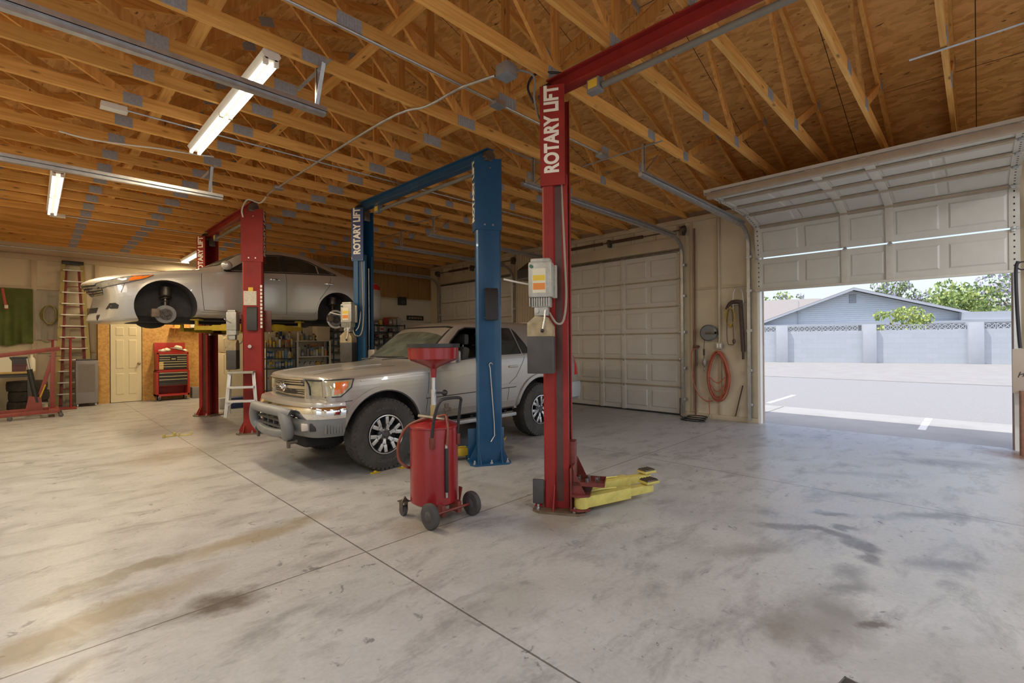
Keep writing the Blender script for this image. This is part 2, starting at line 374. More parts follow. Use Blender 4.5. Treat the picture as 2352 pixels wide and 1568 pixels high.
OSB = osb_mat('roof_strand_board', (.50, .245, .065), (.77, .44, .155), seam=[('Y', 1.22), ('X', 2.44)])
OSBW = osb_mat('wall_strand_board', (.47, .25, .075), (.64, .38, .125))
GALV = mat('galvanised_steel', (.56, .57, .58), .42, .9, .25, 14)
PLATE = mat('nail_plate_steel', (.46, .50, .55), .55, .3, .25, 60)
WALLP = mat('cream_wall_liner', (.66, .58, .42), .75, 0, .12, 1.5, .05)
WALLF = mat('cream_framing', (.58, .49, .34), .6, 0, .2, 3)
DOORP = mat('door_skin_white', (.60, .585, .54), .45, 0, .08, 4)
DOORF = mat('door_stile_white', (.63, .60, .54), .45, 0, .1, 8)
RED = mat('lift_red_paint', (.31, .026, .022), .5, 0, .25, 5, spec=.3)
REDD = mat('grimy_red_paint', (.20, .035, .025), .4, 0, .5, 7)
BLUE = mat('lift_blue_paint', (.012, .085, .20), .3, 0, .15, 3, coat=.25)
NAVY = mat('sign_navy', (.03, .05, .16), .35)
YEL = mat('arm_yellow_paint', (.60, .42, .03), .42, 0, .25, 12)
YELD = mat('faded_yellow_paint', (.62, .52, .13), .45, 0, .3, 12)
STEEL = mat('bright_steel', (.66, .66, .66), .28, 1, .15, 20)
DSTEEL = mat('oily_steel', (.19, .16, .13), .42, .7, .5, 15)
CHROME = mat('chrome', (.86, .86, .85), .06, 1)
BLACK = mat('black_plastic', (.02, .02, .022), .42)
RUBBER = mat('tyre_rubber', (.070, .066, .062), .8, 0, .45, 9, .2)
DGREY = mat('dark_grey_plastic', (.07, .068, .068), .5, 0, .2, 8)
MGREY = mat('mid_grey_plastic', (.22, .22, .22), .5, 0, .15, 8)
WHITE = mat('white_paint', (.78, .77, .73), .45, 0, .06, 8)
CREAMT = mat('lettering_cream', (.85, .82, .72), .5)
DARK = mat('dark_underside', (.018, .017, .017), .8, 0, .4, 9)

# ================================================================== the building shell
XL, XR, YF, YB, WT = -2.2, 8.95, -4.2, 16.0, 3.83
XC, ZR, SL = 3.37, 5.74, 0.325
def zdeck(x): return ZR - SL * abs(x - XC)
def structure(mb, name, m, parent=None, **k):
    o = mb.obj(name, m, parent, **k)
    if parent is None: o['kind'] = 'structure'
    return o
mb = MB(); mb.box((XL - .1, YF - .1, -.15), (XR + .13, YB + .1, 0)); FLOOR = structure(mb, 'floor', CONCRETE)

# right wall with the three garage openings
OPEN = [(-.36, 2.745), (4.19, 7.20), (8.78, 11.80)]; OH = 3.08
mb = MB(); ys = YF
for a, b in OPEN:
    mb.box((XR, ys, 0), (XR + .12, a, WT)); mb.box((XR, a, OH), (XR + .12, b, WT)); ys = b
mb.box((XR, ys, 0), (XR + .12, YB, WT)); wall_right = structure(mb, 'wall_right', WALLP)
def stud(y, z0=0.09, z1=WT - .05, w=.045, d=.035, nm='stud'):
    MB().box((XR - d, y - w / 2, z0), (XR, y + w / 2, z1), .004).obj(nm, WALLF, wall_right)
for y in (3.40, 3.93, 7.38, 8.0, 8.62, 12.05): stud(y)
stud(2.80, d=.05, w=.10); stud(4.115, d=.03, w=.12); stud(7.29, w=.1); stud(8.72, w=.1); stud(11.9, w=.1)
for z in (2.42,): MB().box((XR - .03, 2.86, z), (XR, 3.9, z + .04), .004).obj('girt', WALLF, wall_right)
MB().box((XR - .045, 2.75, 0), (XR, 4.17, .085), .004).obj('sill_plate', WALLF, wall_right)
MB().box((XR - .045, 2.75, WT - .09), (XR, 12.4, WT), .004).obj('top_plate', WALLF, wall_right)
for a, b in OPEN[1:]:
    MB().box((XR - .05, a - .02, 3.27), (XR, b + .02, 3.50), .006).obj('header', WALLF, wall_right)
    for k in range(7):
        y = a + (b - a) * k / 6; MB().box((XR - .03, y - .03, 3.5), (XR, y + .03, WT - .09), .004).obj('cripple_stud', WALLF, wall_right)
for k in range(14): MB().box((XR - .012, 7.42 + .09 * k, .1), (XR, 7.465 + .09 * k, WT - .1), .003).obj('rib', WALLF, wall_right)
# metal jamb of the open doorway
for y, s in ((2.725, 1), (-.34, -1)):
    mb = MB(); mb.box((XR - .02, y - .012, 0), (XR + .16, y + .012, OH)); mb.box((XR - .03, y - (.012 if s > 0 else .05), 0), (XR - .02, y + (.05 if s > 0 else .012), OH))
    mb.obj('door_jamb', WHITE, wall_right)
mb = MB(); mb.box((XR + .10, 2.70, 0), (XR + .15, 2.79, OH)); mb.box((XR + .10, -.40, 0), (XR + .15, -.31, OH)); mb.box((XR + .10, -.4, OH - .02), (XR + .15, 2.79, OH + .08)); mb.obj('outer_trim', mat('weathered_trim', (.42, .34, .27), .6, 0, .2, 6), wall_right)

# left wall: the unseen doorway is added to let daylight in
mb = MB(); ys = YF
for a, b in [(-.36, 2.3)]:
    mb.box((XL - .12, ys, 0), (XL, a, WT)); mb.box((XL - .12, a, 2.9), (XL, b, WT)); ys = b
mb.box((XL - .12, ys, 0), (XL, YB, WT)); structure(mb, 'wall_left', WALLP)
# back wall (gable) with girts and studs
def gable(y0, y1): return [(XL - .12, 0), (XR + .12, 0), (XR + .12, zdeck(XR + .12)), (XC, ZR), (XL - .12, zdeck(XL - .12))]
mb = MB(); mb.prism(gable(0, 0), YB, YB + .12, 'XZ'); wall_back = structure(mb, 'wall_back', WALLP)
for x in (-1.9, -1.25, -.62, .05, .62, 1.18): MB().box((x - .045, YB - .05, 0), (x + .045, YB, 3.55), .004).obj('stud', WALLF, wall_back)
for z in (1.28, 2.80): MB().box((XL, YB - .04, z), (1.2, YB, z + .06), .004).obj('girt', WALLF, wall_back)
MB().box((XL, YB - .06, 3.5), (XR, YB, 3.62), .004).obj('top_plate', WALLF, wall_back)
# front gable with a wide doorway added behind the camera to let sky light in
mb = MB(); mb.box((XL - .12, YF - .12, 0), (-1.2, YF, 3.6)); mb.box((7.2, YF - .12, 0), (XR + .12, YF, 3.6))
mb.prism([(XL - .12, 3.2), (XR + .12, 3.2), (XR + .12, zdeck(XR + .12)), (XC, ZR), (XL - .12, zdeck(XL - .12))], YF - .12, YF, 'XZ'); structure(mb, 'wall_front', WALLP)
# roof deck
for s in (1, -1):
    x1 = XC + s * 5.82; mb = MB()
    mb.prism([(XC, ZR), (x1, zdeck(x1)), (x1, zdeck(x1) + .03), (XC, ZR + .03)], YF - .3, YB + .3, 'XZ')
    structure(mb, 'ceiling', OSB)
mb = MB(); mb.prism([(XC, ZR + .035), (XC + 5.86, ZR + .035 - SL * 5.86), (XC + 5.86, ZR + .08 - SL * 5.86), (XC, ZR + .08), (XC - 5.86, ZR + .08 - SL * 5.86), (XC - 5.86, ZR + .035 - SL * 5.86)], YF - .35, YB + .35, 'XZ')
structure(mb, 'trim_roof_cover', mat('shingle_grey', (.3, .28, .26), .8, 0, .3, 20))
# eave boards closing the gap above the wall tops
for x in (XR, XL - .04):
    mb = MB(); mb.box((x, YF, WT), (x + .04, YB, zdeck(XR) + .02)); structure(mb, 'trim_eave', mat('eave_block', (.35, .25, .18), .8, 0, .3, 4))

# ------------------------------------------------------------------ roof trusses
CZ = 3.87; CH = .115; TW = .04; Y0T, DYT = 2.10, .6385
def rib_plate(x, z, w, h, ang=0.0, yy=-TW / 2 - .003):
    R = Matrix.Translation((x, yy, z)) @ Matrix.Rotation(ang, 4, 'Y'); mb = MB(R)
    mb.box((-w / 2, -.001, -h / 2), (w / 2, .0025, h / 2)); n = max(4, int(w / .022))
    for k in range(n):
        a = -w / 2 + (k + .3) * w / n; mb.box((a, -.004, -h / 2 + .006), (a + w / n * .38, -.001, h / 2 - .006))
    return mb
def top_z(x): return zdeck(x) - .055
trs = thing('roof_truss', 'pine roof truss', 'roof truss', (0, 0, 0), 0, 'pine roof trusses')
MB().beam((XL - .1, 0, CZ), (XR + .08, 0, CZ), TW, CH).obj('bottom_chord', WOODX, trs)
for s in (1, -1): MB().beam((XC, 0, top_z(XC)), (XC + s * 5.8, 0, top_z(XC + 5.8)), TW, .10).obj('top_chord', WOODX, trs)
MB().beam((XC, 0, CZ), (XC, 0, top_z(XC)), TW - .006, .09, (1, 0, 0)).obj('king_post', WOODZ, trs)
PA, PT, PQ = 2.66, 1.42, 3.75
for s in (1, -1):
    for a, b in (((0, CZ), (PT, None)), ((PA, CZ), (PT, None)), ((PA, CZ), (PQ, None))):
        z1 = top_z(XC + b[0]); MB().beam((XC + s * a[0], .002, a[1]), (XC + s * b[0], .002, z1), TW - .006, .088, (1, 0, 0)).obj('web', WOODZ, trs)
for x, z, w, h, an in ((XC, CZ, .24, .11, 0), (XC - PA, CZ, .15, .11, 0), (XC + PA, CZ, .14, .115, 0), (XC - 1.68, CZ, .2, .10, 0), (XC + 1.75, CZ, .16, .10, 0),
                       (XC, top_z(XC), .16, .14, 0), (XC - PT, top_z(PT + XC), .16, .10, -.31), (XC + PT, top_z(XC + PT), .16, .1, .31), (XC - PQ, top_z(XC + PQ), .12, .1, -.31), (XC + PQ, top_z(XC + PQ), .12, .1, .31)):
    rib_plate(x, z, w, h, an).obj('nail_plate', PLATE, trs)
ks = list(range(-9, 22)); trusses = []
for i, k in enumerate(ks):
    y = Y0T + DYT * k; n = len(ks) - 1 - i
    lab = ('pine roof truss, %s back from the gable end behind the camera' % ORD[i]) if i < 15 else ('pine roof truss, %s out from the far gable wall' % ORD[n])
    if i == 0: trs.location = (0, y, 0); trs['label'] = lab; trusses.append(trs)
    else: trusses.append(dup(trs, (0, y, 0), 0, lab))
# long lateral braces nailed across the trusses
for (x, z, y0, y1, lab, m) in ((XC + .12, CZ + .11, 2.3, 15.6, 'long pine brace laid across the trusses beside the king posts', WOODY), (XC - .9, CZ + .62, -2.5, 9.0, 'reddish pine brace high up between the truss webs', WOODY),
                           (XC - 2.4, CZ + .12, 3.8, 15.5, 'pine brace laid across the trusses above the near strip light', WOODY), (XC + 2.9, CZ + .25, 3.2, 12.2, 'pine brace across the trusses near the garage doors', WOODY)):
    tag(MB().beam((x, y0, z), (x, y1, z), .09, .04).obj('brace_board', m), lab, 'brace board')

# ------------------------------------------------------------------ garage doors
def door_section(mb, w, h, M):
    """one panel of a garage door seen from inside: x across, y up, z toward the room"""
    t = .04; pw = [0, .10, .68, .74, 1.25, 1.35, 1.80, 1.90, 2.41, 2.47, w - .10, w]
    rows = [0, .075, h - .075, h]; bm = mb.bm; V = {}
    for i, x in enumerate(pw):
        for j, y in enumerate(rows): V[i, j] = bm.verts.new((x, y, 0))
    cells = []
    for i in range(len(pw) - 1):
        for j in range(3):
            f = bm.faces.new((V[i, j], V[i + 1, j], V[i + 1, j + 1], V[i, j + 1]))
            if j == 1 and i in (1, 3, 5, 7, 9): cells.append(f)
    bmesh.ops.inset_individual(bm, faces=cells, thickness=.022, depth=-.014, use_even_offset=True)
    bmesh.ops.inset_individual(bm, faces=cells, thickness=.018, depth=0, use_even_offset=True)
    bmesh.ops.inset_individual(bm, faces=cells, thickness=.022, depth=.012, use_even_offset=True)
    B = [bm.verts.new((x, y, -t)) for x, y in ((0, 0), (w, 0), (w, h), (0, h))]
    bm.faces.new(B[::-1])
    nx = len(pw) - 1
    bm.faces.new([B[0], B[1]] + [V[i, 0] for i in range(nx, -1, -1)]); bm.faces.new([B[2], B[3]] + [V[i, 3] for i in range(nx + 1)])
    bm.faces.new([B[1], B[2]] + [V[nx, j] for j in range(3, -1, -1)]); bm.faces.new([B[3], B[0]] + [V[0, j] for j in range(4)])
    for v in bm.verts: v.co = M @ v.co
    return mb
DW = 3.16; SH = .53
def make_section(parent, M, holes=True):
    o = door_section(MB(), DW, SH, M).obj('door_section', DOORP, parent, sharp=20)
    mb = MB(M)
    for x in (0, 1.25, 1.80, DW - .10):                       # stiles proud of the skin
        mb.box((x, .004, 0), (x + .10, SH - .004, .012 if x in (0, DW - .10) else .026), .003)
    mb.obj('stile', DOORF, o)
    mb = MB(M)
    for x in (0.012, 1.30, 1.85, DW - .06): mb.box((x - .018 if x > .1 else x, SH - .035, .012), (x + .02, SH + .03, .032), .003); mb.cyl((x - .028 if x > .1 else x, SH, .034), (x + .03, SH, .034), .009, seg=8)
    mb.obj('hinge', GALV, o)
    mb = MB(M)
    if holes:
        for x in (.05, DW - .05):
            for k in range(6): mb.box((x - .008, .05 + k * .08, .0125), (x + .008, .05 + k * .08 + .02, .0135))
        mb.obj('punched_slot', DARK, o)
    return o
def sec_M(base, y0, upv):
    """door across +Y, going up along upv (in the XZ plane), facing the room"""
    u = Vector(upv).normalized(); x = Vector((0, 1, 0)); z = x.cross(u)
    return Matrix(((x.x, u.x, z.x, base[0]), (x.y, u.y, z.y, y0), (x.z, u.z, z.z, base[2]), (0, 0, 0, 1)))
def flipM(base, y0, upv):
    u = Vector(upv).normalized(); x = Vector((0, -1, 0)); z = x.cross(u)
    return Matrix(((x.x, u.x, z.x, base[0]), (x.y, u.y, z.y, y0 + DW), (x.z, u.z, z.z, base[2]), (0, 0, 0, 1)))
def use_M(base, y0, upv):
    M = sec_M(base, y0, upv)
    return M if (M.to_3x3() @ Vector((0, 0, 1))).dot(Vector((-1, 0, -.6))) > 0 else flipM(base, y0, upv)
def closed_door(idx, a, b):
    root = bpy.data.objects.new('door_%d' % idx, None); COL.objects.link(root); root['kind'] = 'structure'
    y0 = (a + b) / 2 - DW / 2
    for k in range(6): make_section(root, use_M((XR - .015, 0, .02 + k * SH), y0, (0, 0, 1)))
    for k in range(1, 6): 
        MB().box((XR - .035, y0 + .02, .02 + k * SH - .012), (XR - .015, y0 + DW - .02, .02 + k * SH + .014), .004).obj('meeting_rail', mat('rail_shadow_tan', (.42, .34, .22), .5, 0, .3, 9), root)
    MB().box((XR - .05, y0, 3.2), (XR - .012, y0 + DW, 3.25), .004).obj('top_strut', DSTEEL, root)
    MB().box((XR - .04, y0, 0), (XR - .012, y0 + DW, .03), .004).obj('bottom_seal', BLACK, root)
    mb = MB(); z = 3.6; mb.cyl((XR - .12, y0 - .1, z), (XR - .12, y0 + DW + .1, z), .013, seg=10)
    mb.obj('torsion_shaft', DSTEEL, root)
    mb = MB()
    for q in (.25, .56): mb.cyl((XR - .12, y0 + DW * q, z), (XR - .12, y0 + DW * q + .85, z), .034, seg=14)
    mb.obj('torsion_spring', mat('rusty_spring', (.13, .075, .045), .6, .4, .4, 30), root)
    mb = MB()
    for y in (y0 - .06, y0 + DW * .5, y0 + DW + .02): mb.box((XR - .16, y, z - .10), (XR, y + .04, z + .06), .003)
    mb.obj('bearing_bracket', DSTEEL, root)
    mb = MB()
    for y in (y0 - .09, y0 + DW + .07): mb.cyl((XR - .12, y - .02, z), (XR - .12, y + .02, z), .075, seg=18)
    mb.obj('cable_drum', DSTEEL, root)
    return root
closed_door(2, *OPEN[1]); closed_door(3, *OPEN[2])
# the raised door: two sections still hanging, four lying under the trusses
D1 = bpy.data.objects.new('door_1', None); COL.objects.link(D1); D1['kind'] = 'structure'
y0 = (OPEN[0][0] + OPEN[0][1]) / 2 - DW / 2; pts = []
px, pz = XR - .03, 2.335
for k, (dx, dz) in enumerate([(0, 1), (-.15, .989), (-.975, .22), (-1, .03), (-1, .0), (-1, 0)]):
    u = Vector((dx, 0, dz)).normalized(); s = make_section(D1, use_M((px, 0, pz), y0, u))
    pts.append((px, pz, u)); gp = .022 if k == 0 else .006; px += u.x * (SH + gp); pz += u.z * (SH + gp)
    if k >= 2:
        n = Vector((u.z, 0, -u.x)) if u.z < .5 else Vector((-u.z, 0, u.x)); n = n if n.z < 0 else -n
        c = Vector((pts[k][0], 0, pts[k][1]))
        p = c + u * .01
        MB().beam((p.x + n.x * .022, y0 + .1, p.z + n.z * .022), (p.x + n.x * .022, y0 + DW - .1, p.z + n.z * .022), .035, .07, tuple(u), .004).obj('reinforcing_strut', mat('strut_tan', (.46, .38, .29), .5, .2, .2, 6), D1)
MB().box((XR - .07, y0, 2.30), (XR - .03, y0 + DW, 2.338), .006).obj('bottom_seal', DOORF, D1)
p = Vector((px, 0, pz)); MB().box((px - .02, y0 + .05, pz - .10), (px + .06, y0 + DW - .05, pz - .02), .006).obj('top_strut', mat('strut_tan', (.46, .38, .29)), D1)

# ------------------------------------------------------------------ door tracks and their hangers
def track(y, x_end, side, label, hang=(), cut=None):
    """side +1: rises at the right wall; -1: from the left wall"""
    xw = XR - .10 if side > 0 else XL + .10
    t = thing('door_track', label, 'door track', (0, y, 0), 0)
    R = .32; z = 3.42; c = (xw - side * R, z - R)
    path = [(xw, 0, .05), (xw, 0, z - R)] + arc(c, R, 0 if side > 0 else PI, PI / 2, 8)[1:] + [(x_end, 0, z + .03)]
    mb = MB()
    for dy, w in ((0, .028), ):
        pts = [Vector(p) for p in path]
        for a, b in zip(pts, pts[1:]):
            mb.beam(a, b, .045, .05, (0, 1, 0))
    mb.obj('rail', GALV, t)
    mb = MB(); mb.box((min(c[0], x_end), -.05, z + .03), (max(c[0], x_end), -.046, z + .07)); mb.box((min(c[0], x_end), -.05, z + .03), (max(c[0], x_end), -.0, z + .034)); mb.obj('track_angle', GALV, t)
    if side > 0:
        mb = MB()
        for zz in (.3, .9, 1.6, 2.3, 2.9): mb.box((XR - .11, -.05, zz), (XR - .0, .045, zz + .05), .003)
        mb.obj('track_bracket', GALV, t)
    for (x, kind) in hang:
        mb = MB(); zt = CZ - CH / 2
        mb.box((x - .018, -.02, z + .02), (x + .018, -.016, zt + .02)); mb.box((x - .018, -.02, z + .02), (x - .014, .016, zt + .02))
        mb.beam((x - .015, 0, z + .04), (x - .015, -.16, zt - .01), .032, .004) if side < 0 else mb.beam((x - .015, 0, z + .04), (x + side * .36, .0, zt - .01), .032, .004)
        mb.beam((x - .0, -.25, zt - .012), (x, .45 if side < 0 else .9, zt - .012), .034, .004) if kind else mb.beam((x - .5, 0, zt - .012), (x + .35, 0, zt - .012), .034, .004)
        for k in range(18):
            zz = z + .05 + k * .02
            if zz < zt: mb.box((x - .005, -.0215, zz), (x + .005, -.02, zz + .01))
        mb.obj('hanger_angle', GALV, t)
    return t
track(2.87, 5.12, 1, 'galvanised track on the left side of the open garage door', hang=[(5.2, 1)])
track(-.50, 5.12, 1, 'galvanised track on the right side of the open garage door', hang=[(5.2, 1)])
track(4.08, 4.35, 1, 'galvanised track right of the nearest closed garage door', hang=[(4.55, 0)])
track(7.27, 5.16, 1, 'galvanised track left of the nearest closed garage door', hang=[(5.3, 1)])
track(8.68, 5.33, 1, 'galvanised track right of the far closed garage door', hang=[(5.5, 1)])
track(11.9, 5.0, 1, 'galvanised track left of the far closed garage door', hang=[(6.3, 0)])
track(4.04, 1.80, -1, 'large galvanised track crossing in front of the near strip light', hang=[(1.74, 1)])
track(7.35, 1.84, -1, 'galvanised track passing the end of the second strip light', hang=[(1.7, 1)])

# ================================================================== strip lights, conduit, cables
TUBE = mat('lit_tube', (1.0, .97, .86), .4, emit=2.2)
def strip_light(loc, rz, label, power, L=2.44, col=(1, .88, .68)):
    t = thing('strip_light', label, 'strip light', loc, rz, 'ceiling strip lights')
    mb = MB(); mb.prism([(-.075, 0), (-.045, -.045), (.045, -.045), (.075, 0), (.06, .03), (-.06, .03)], -L / 2, L / 2, 'XZ'); mb.obj('housing', WHITE, t)
    mb = MB()
    for y in (-L / 2, -.012, L / 2 - .03):
        for x in (-.04, .04): mb.box((x - .018, y, -.085), (x + .018, y + .03, -.03), .004)
    mb.obj('lamp_holder', CREAMT, t)
    for x in (-.04, .04):
        for y in (-L / 2 + .03, .018): MB().cyl((x, y, -.068), (x, y + L / 2 - .05, -.068), .016, seg=10).obj('fluorescent_tube', TUBE, t)
    ld = bpy.data.lights.new('tube_glow', 'AREA'); ld.shape = 'RECTANGLE'; ld.size = .16; ld.size_y = L; ld.energy = power; ld.color = col
    lo = bpy.data.objects.new('tube_glow', ld); COL.objects.link(lo); lo.parent = t; lo.location = (0, 0, -.095)
    return t
LZ = 3.79
strip_light((1.37, 5.33, LZ), 0, 'long strip light crossing behind the near left track', 85, 2.56, (1, .82, .55))
strip_light((.26, 10.05, LZ), 0, 'second strip light on the left above the lifted silver sedan', 135, 2.7, (1, .80, .5))
strip_light((2.95, 14.4, LZ), 0, 'strip light half hidden behind the rear red lift post', 110, 2.44, (1, .80, .5))
for i, (x, y, rz) in enumerate(((1.4, -2.0, 0), (4.2, -2.6, 0), (7.0, -2.6, 0), (-.9, -2.2, 0))):  # unseen fixtures added behind the camera to brighten the interior
    strip_light((x, y, LZ), rz, 'added fill strip light behind the camera, %s from the left wall' % ORD[(1, 2, 3, 0)[i]], (65, 100, 125, 40)[i], 2.44, (.93, .97, 1))
strip_light((-1.25, 2.2, LZ), 0, 'added fill strip light over the left wall, nearer the camera', 55, 2.44, (.97, .98, 1))  # this one and the next are added out of view to light the cars
strip_light((-1.25, 6.6, LZ), 0, 'added fill strip light over the left wall, further from the camera', 75, 2.44, (1, .97, .92))
def conduit(label, pts, r=.011, cat='conduit', m=None):
    return tag(MB().tube(pts, r, 8).obj('conduit' if cat == 'conduit' else 'cable', m or GALV), label, cat)
def jbox(label, loc, s=(.10, .10, .055), m=None):
    t = thing('junction_box', label, 'junction box', loc, 0, 'ceiling junction boxes')
    MB().box((-s[0] / 2, -s[1] / 2, -s[2]), (s[0] / 2, s[1] / 2, 0), .004).obj('box', m or GALV, t)
    MB().box((-s[0] / 2 - .004, -s[1] / 2 - .004, -s[2] - .004), (s[0] / 2 + .004, s[1] / 2 + .004, -s[2]), .001).obj('cover', m or GALV, t)
    return t
ZC = CZ - CH / 2 - .014
yk = lambda k: Y0T + DYT * k
conduit('straight conduit under a truss, running past the red lift sign to the open door track', [(1.2, yk(2) - .03, ZC), (5.1, yk(2) - .03, ZC)])
jbox('small junction box on the conduit left of the red lift sign', (3.22, yk(2) - .03, ZC + .02), (.13, .10, .05))
jbox('small junction box at the end of the conduit by the open door track', (5.02, yk(2) - .03, ZC + .02), (.13, .10, .05))
jbox('square grey junction box beside the top of the red lift sign', (2.86, 2.86, ZC + .02), (.13, .13, .10), mat('zinc_box', (.44, .50, .56), .45, .7, .2, 12))
conduit('bent conduit sloping from the square junction box to the rear red lift', smooth_path([(2.80, 2.94, ZC - .06), (2.72, 3.25, ZC - .06), (2.74, 3.5, ZC - .03), (2.72, 3.85, ZC - .03), (2.62, 4.5, ZC), (2.6, 7.4, ZC), (2.6, 7.9, ZC - .02)], 5), .013)
jbox('small junction box on the bent conduit above the rear red lift', (2.60, 7.45, ZC + .02), (.12, .10, .05))
conduit('grey flexible cable looping from the square junction box to the red lift', smooth_path([(2.94, 2.82, ZC), (3.05, 2.72, ZC - .05), (3.08, 2.74, ZC - .22), (3.14, 2.76, ZC - .32), (3.22, 2.80, ZC - .34)], 6), .009, 'cable', MGREY)
conduit('pale flexible cable curving over the top of the rear red lift post', smooth_path([(2.60, 7.95, ZC - .03), (2.58, 8.2, 3.72), (2.45, 8.35, 3.78), (2.38, 8.4, 3.62), (2.4, 8.42, 3.5)], 6), .012, 'cable', mat('cable_white', (.62, .60, .55), .5))
conduit('thin conduit running under the trusses beyond the near strip light', [(.62, 6.05, ZC), (8.2, 6.05, ZC)], .010)
jbox('small junction box at the left end of the thin conduit', (.58, 6.05, ZC + .02), (.2, .10, .05), WHITE)
conduit('thin conduit running under the far trusses above the sedan', [(.4, 11.75, ZC), (8.6, 11.75, ZC)], .010)
jbox('small junction box at the left end of the far conduit', (.34, 11.75, ZC + .02), (.2, .12, .05), WHITE)
conduit('white cable drooping between trusses below the near strip light', smooth_path([(.22, 7.15, 3.80), (.45, 7.1, 3.77), (.75, 6.95, 3.75), (1.05, 6.82, 3.75), (1.38, 6.82, 3.78), (1.62, 6.85, 3.82)], 6), .009, 'cable', WHITE)
conduit('white cable hanging in the truss bay at the top left', smooth_path([(.28, 3.9, 4.25), (.29, 3.92, 4.05), (.30, 3.95, 3.93)], 5), .008, 'cable', WHITE)
conduit('long pipe running along the back wall under the trusses', [(-2.0, 15.2, 3.66), (3.0, 15.2, 3.66)], .014)

# ================================================================== two-post lifts
def rrect(w, h, r, n=4):
    out = []
    for cx, cy, a in ((w - r, h - r, 0), (r - w, h - r, PI / 2), (r - w, r - h, PI), (w - r, r - h, 1.5 * PI)):
        for i in range(n + 1): out.append((cx + r * math.cos(a + i * PI / 2 / n), cy + r * math.sin(a + i * PI / 2 / n)))
    return out
CSEC = [(-.07, .215), (-.128, .215), (-.128, .105), (-.15, .098), (-.15, .02), (-.13, 0), (.13, 0), (.15, .02), (.15, .098), (.128, .105), (.128, .215), (.07, .215),
        (.07, .205), (.118, .205), (.118, .112), (.14, .102), (.14, .024), (.125, .01), (-.125, .01), (-.14, .024), (-.14, .102), (-.118, .112), (-.118, .205), (-.07, .205)]
SLV = [(-.14, .205), (-.162, .205), (-.162, -.008), (.162, -.008), (.162, .205), (.14, .205), (.14, .199), (.155, .199), (.155, -.001), (-.155, -.001), (-.155, .199), (-.14, .199)]
HT = 3.66; SZ = 2.80
def lift_column(root, C, far, cm, dm, text_sides, sign_m, plate_m, zc, label, text_m=CREAMT):
    n = Vector((.5, -.866, 0)) if far else Vector((.5, .866, 0)); x = Vector((-.866, -.5, 0)) if far else Vector((.866, -.5, 0))
    M = frame((C[0], C[1], 0), x, n, (0, 0, 1))
    col = MB(M).prism(CSEC, .02, SZ + .1, 'XY').obj('column', cm, root, label=label)
    MB(M).prism(SLV, SZ, HT, 'XY').obj('column_extension', cm, col)
    mb = MB(M)
    for sx in (-1, 1): mb.box((sx * .117 - .003, .19, .05), (sx * .117 + .003, .2055, SZ)); 
    mb.box((-.113, .03, .05), (.113, .034, SZ)); mb.obj('slide_channel', DSTEEL, col)
    for sx in (-1, 1): MB(M).box((sx * .1285 - .001, .112, .08), (sx * .1285 + .001, .168, SZ)).obj('grease_shade_strip', mat('grease_brown', (.10, .04, .03), .4, 0, .4, 6) if cm is RED else mat('shade_navy', (.015, .05, .11), .4), col)  # grease brown on red posts; recess shade painted as navy on blue ones
    poly = [(-.25, -.02), (-.20, -.09), (.20, -.09), (.25, -.02), (.25, .30), (.21, .36), (-.21, .36), (-.25, .30)]
    bp = MB(M).prism(poly, 0, .02, 'XY').obj('base_plate', plate_m, root)
    mb = MB(M)
    for px, py in ((-.2, -.04), (0, -.06), (.2, -.04), (-.21, .27), (.21, .27)): mb.cyl((px, py, .02), (px, py, .065), .011, seg=10); mb.cyl((px, py, .02), (px, py, .036), .02, seg=6)
    mb.obj('anchor_bolt', STEEL, bp)
    for sx in (-1, 1):
        MB(M).prism([(sx * .15, .02), (sx * .24, .02), (sx * .235, .05), (sx * .15, .22)], .09, .10, 'XZ').obj('gusset', cm, bp); MB(M).prism([(-.02, .02), (-.085, .02), (-.08, .04), (0, .16)], sx * .13 - .005, sx * .13 + .005, 'YZ').obj('gusset', cm, bp)
    for sx in text_sides:
        if sign_m: MB(M).box((sx * .1625 - .001, .0, SZ + .02), (sx * .1625 + .001, .2, HT - .01)).obj('sign_panel', sign_m, col)
        T = M @ frame((sx * .1642, .098, (SZ + HT) / 2 + .05), (0, 0, 1), (0, -sx, 0))
        o = text_mesh('ROTARY LIFT', .185, text_m, 'lettering', T @ Matrix.Diagonal((.68, .92, 1, 1)), col, .0006, .042)
    mb = MB(M)
    for sx in (-.05, .05): mb.cyl((sx, -.014, SZ + .06), (sx, -.007, SZ + .06), .012, seg=10)
    mb.cyl((0.02, -.014, HT - .12), (0.02, -.007, HT - .12), .010, seg=10); mb.obj('cover_bolt', STEEL, col)
    # carriage and arm yoke
    car = MB(M).box((-.112, .04, zc), (.112, .19, zc + .55), .004).box((-.065, .19, zc - .02), (.065, .26, zc + .55), .004).obj('carriage', dm, root)
    mb = MB(M)
    for z in (zc + .005, zc + .125): mb.prism([(-.23, .24), (.23, .24), (.25, .30), (.20, .40), (-.20, .40), (-.25, .30)], z, z + .018, 'XY')
    mb.box((-.23, .235, zc), (.23, .25, zc + .36), .004); mb.prism([(.02 + .235, zc + .36), (.12 + .24, zc + .14), (.235, zc + .14)], -.2, -.185, 'YZ'); mb.prism([(.02 + .235, zc + .36), (.12 + .24, zc + .14), (.235, zc + .14)], .185, .2, 'YZ')
    mb.obj('arm_yoke', dm, car)
    for sx in (-.17, .17): MB(M).cyl((sx, .325, zc - .02), (sx, .325, zc + .165), .024, seg=14).obj('pivot_pin', STEEL, car)
    return M
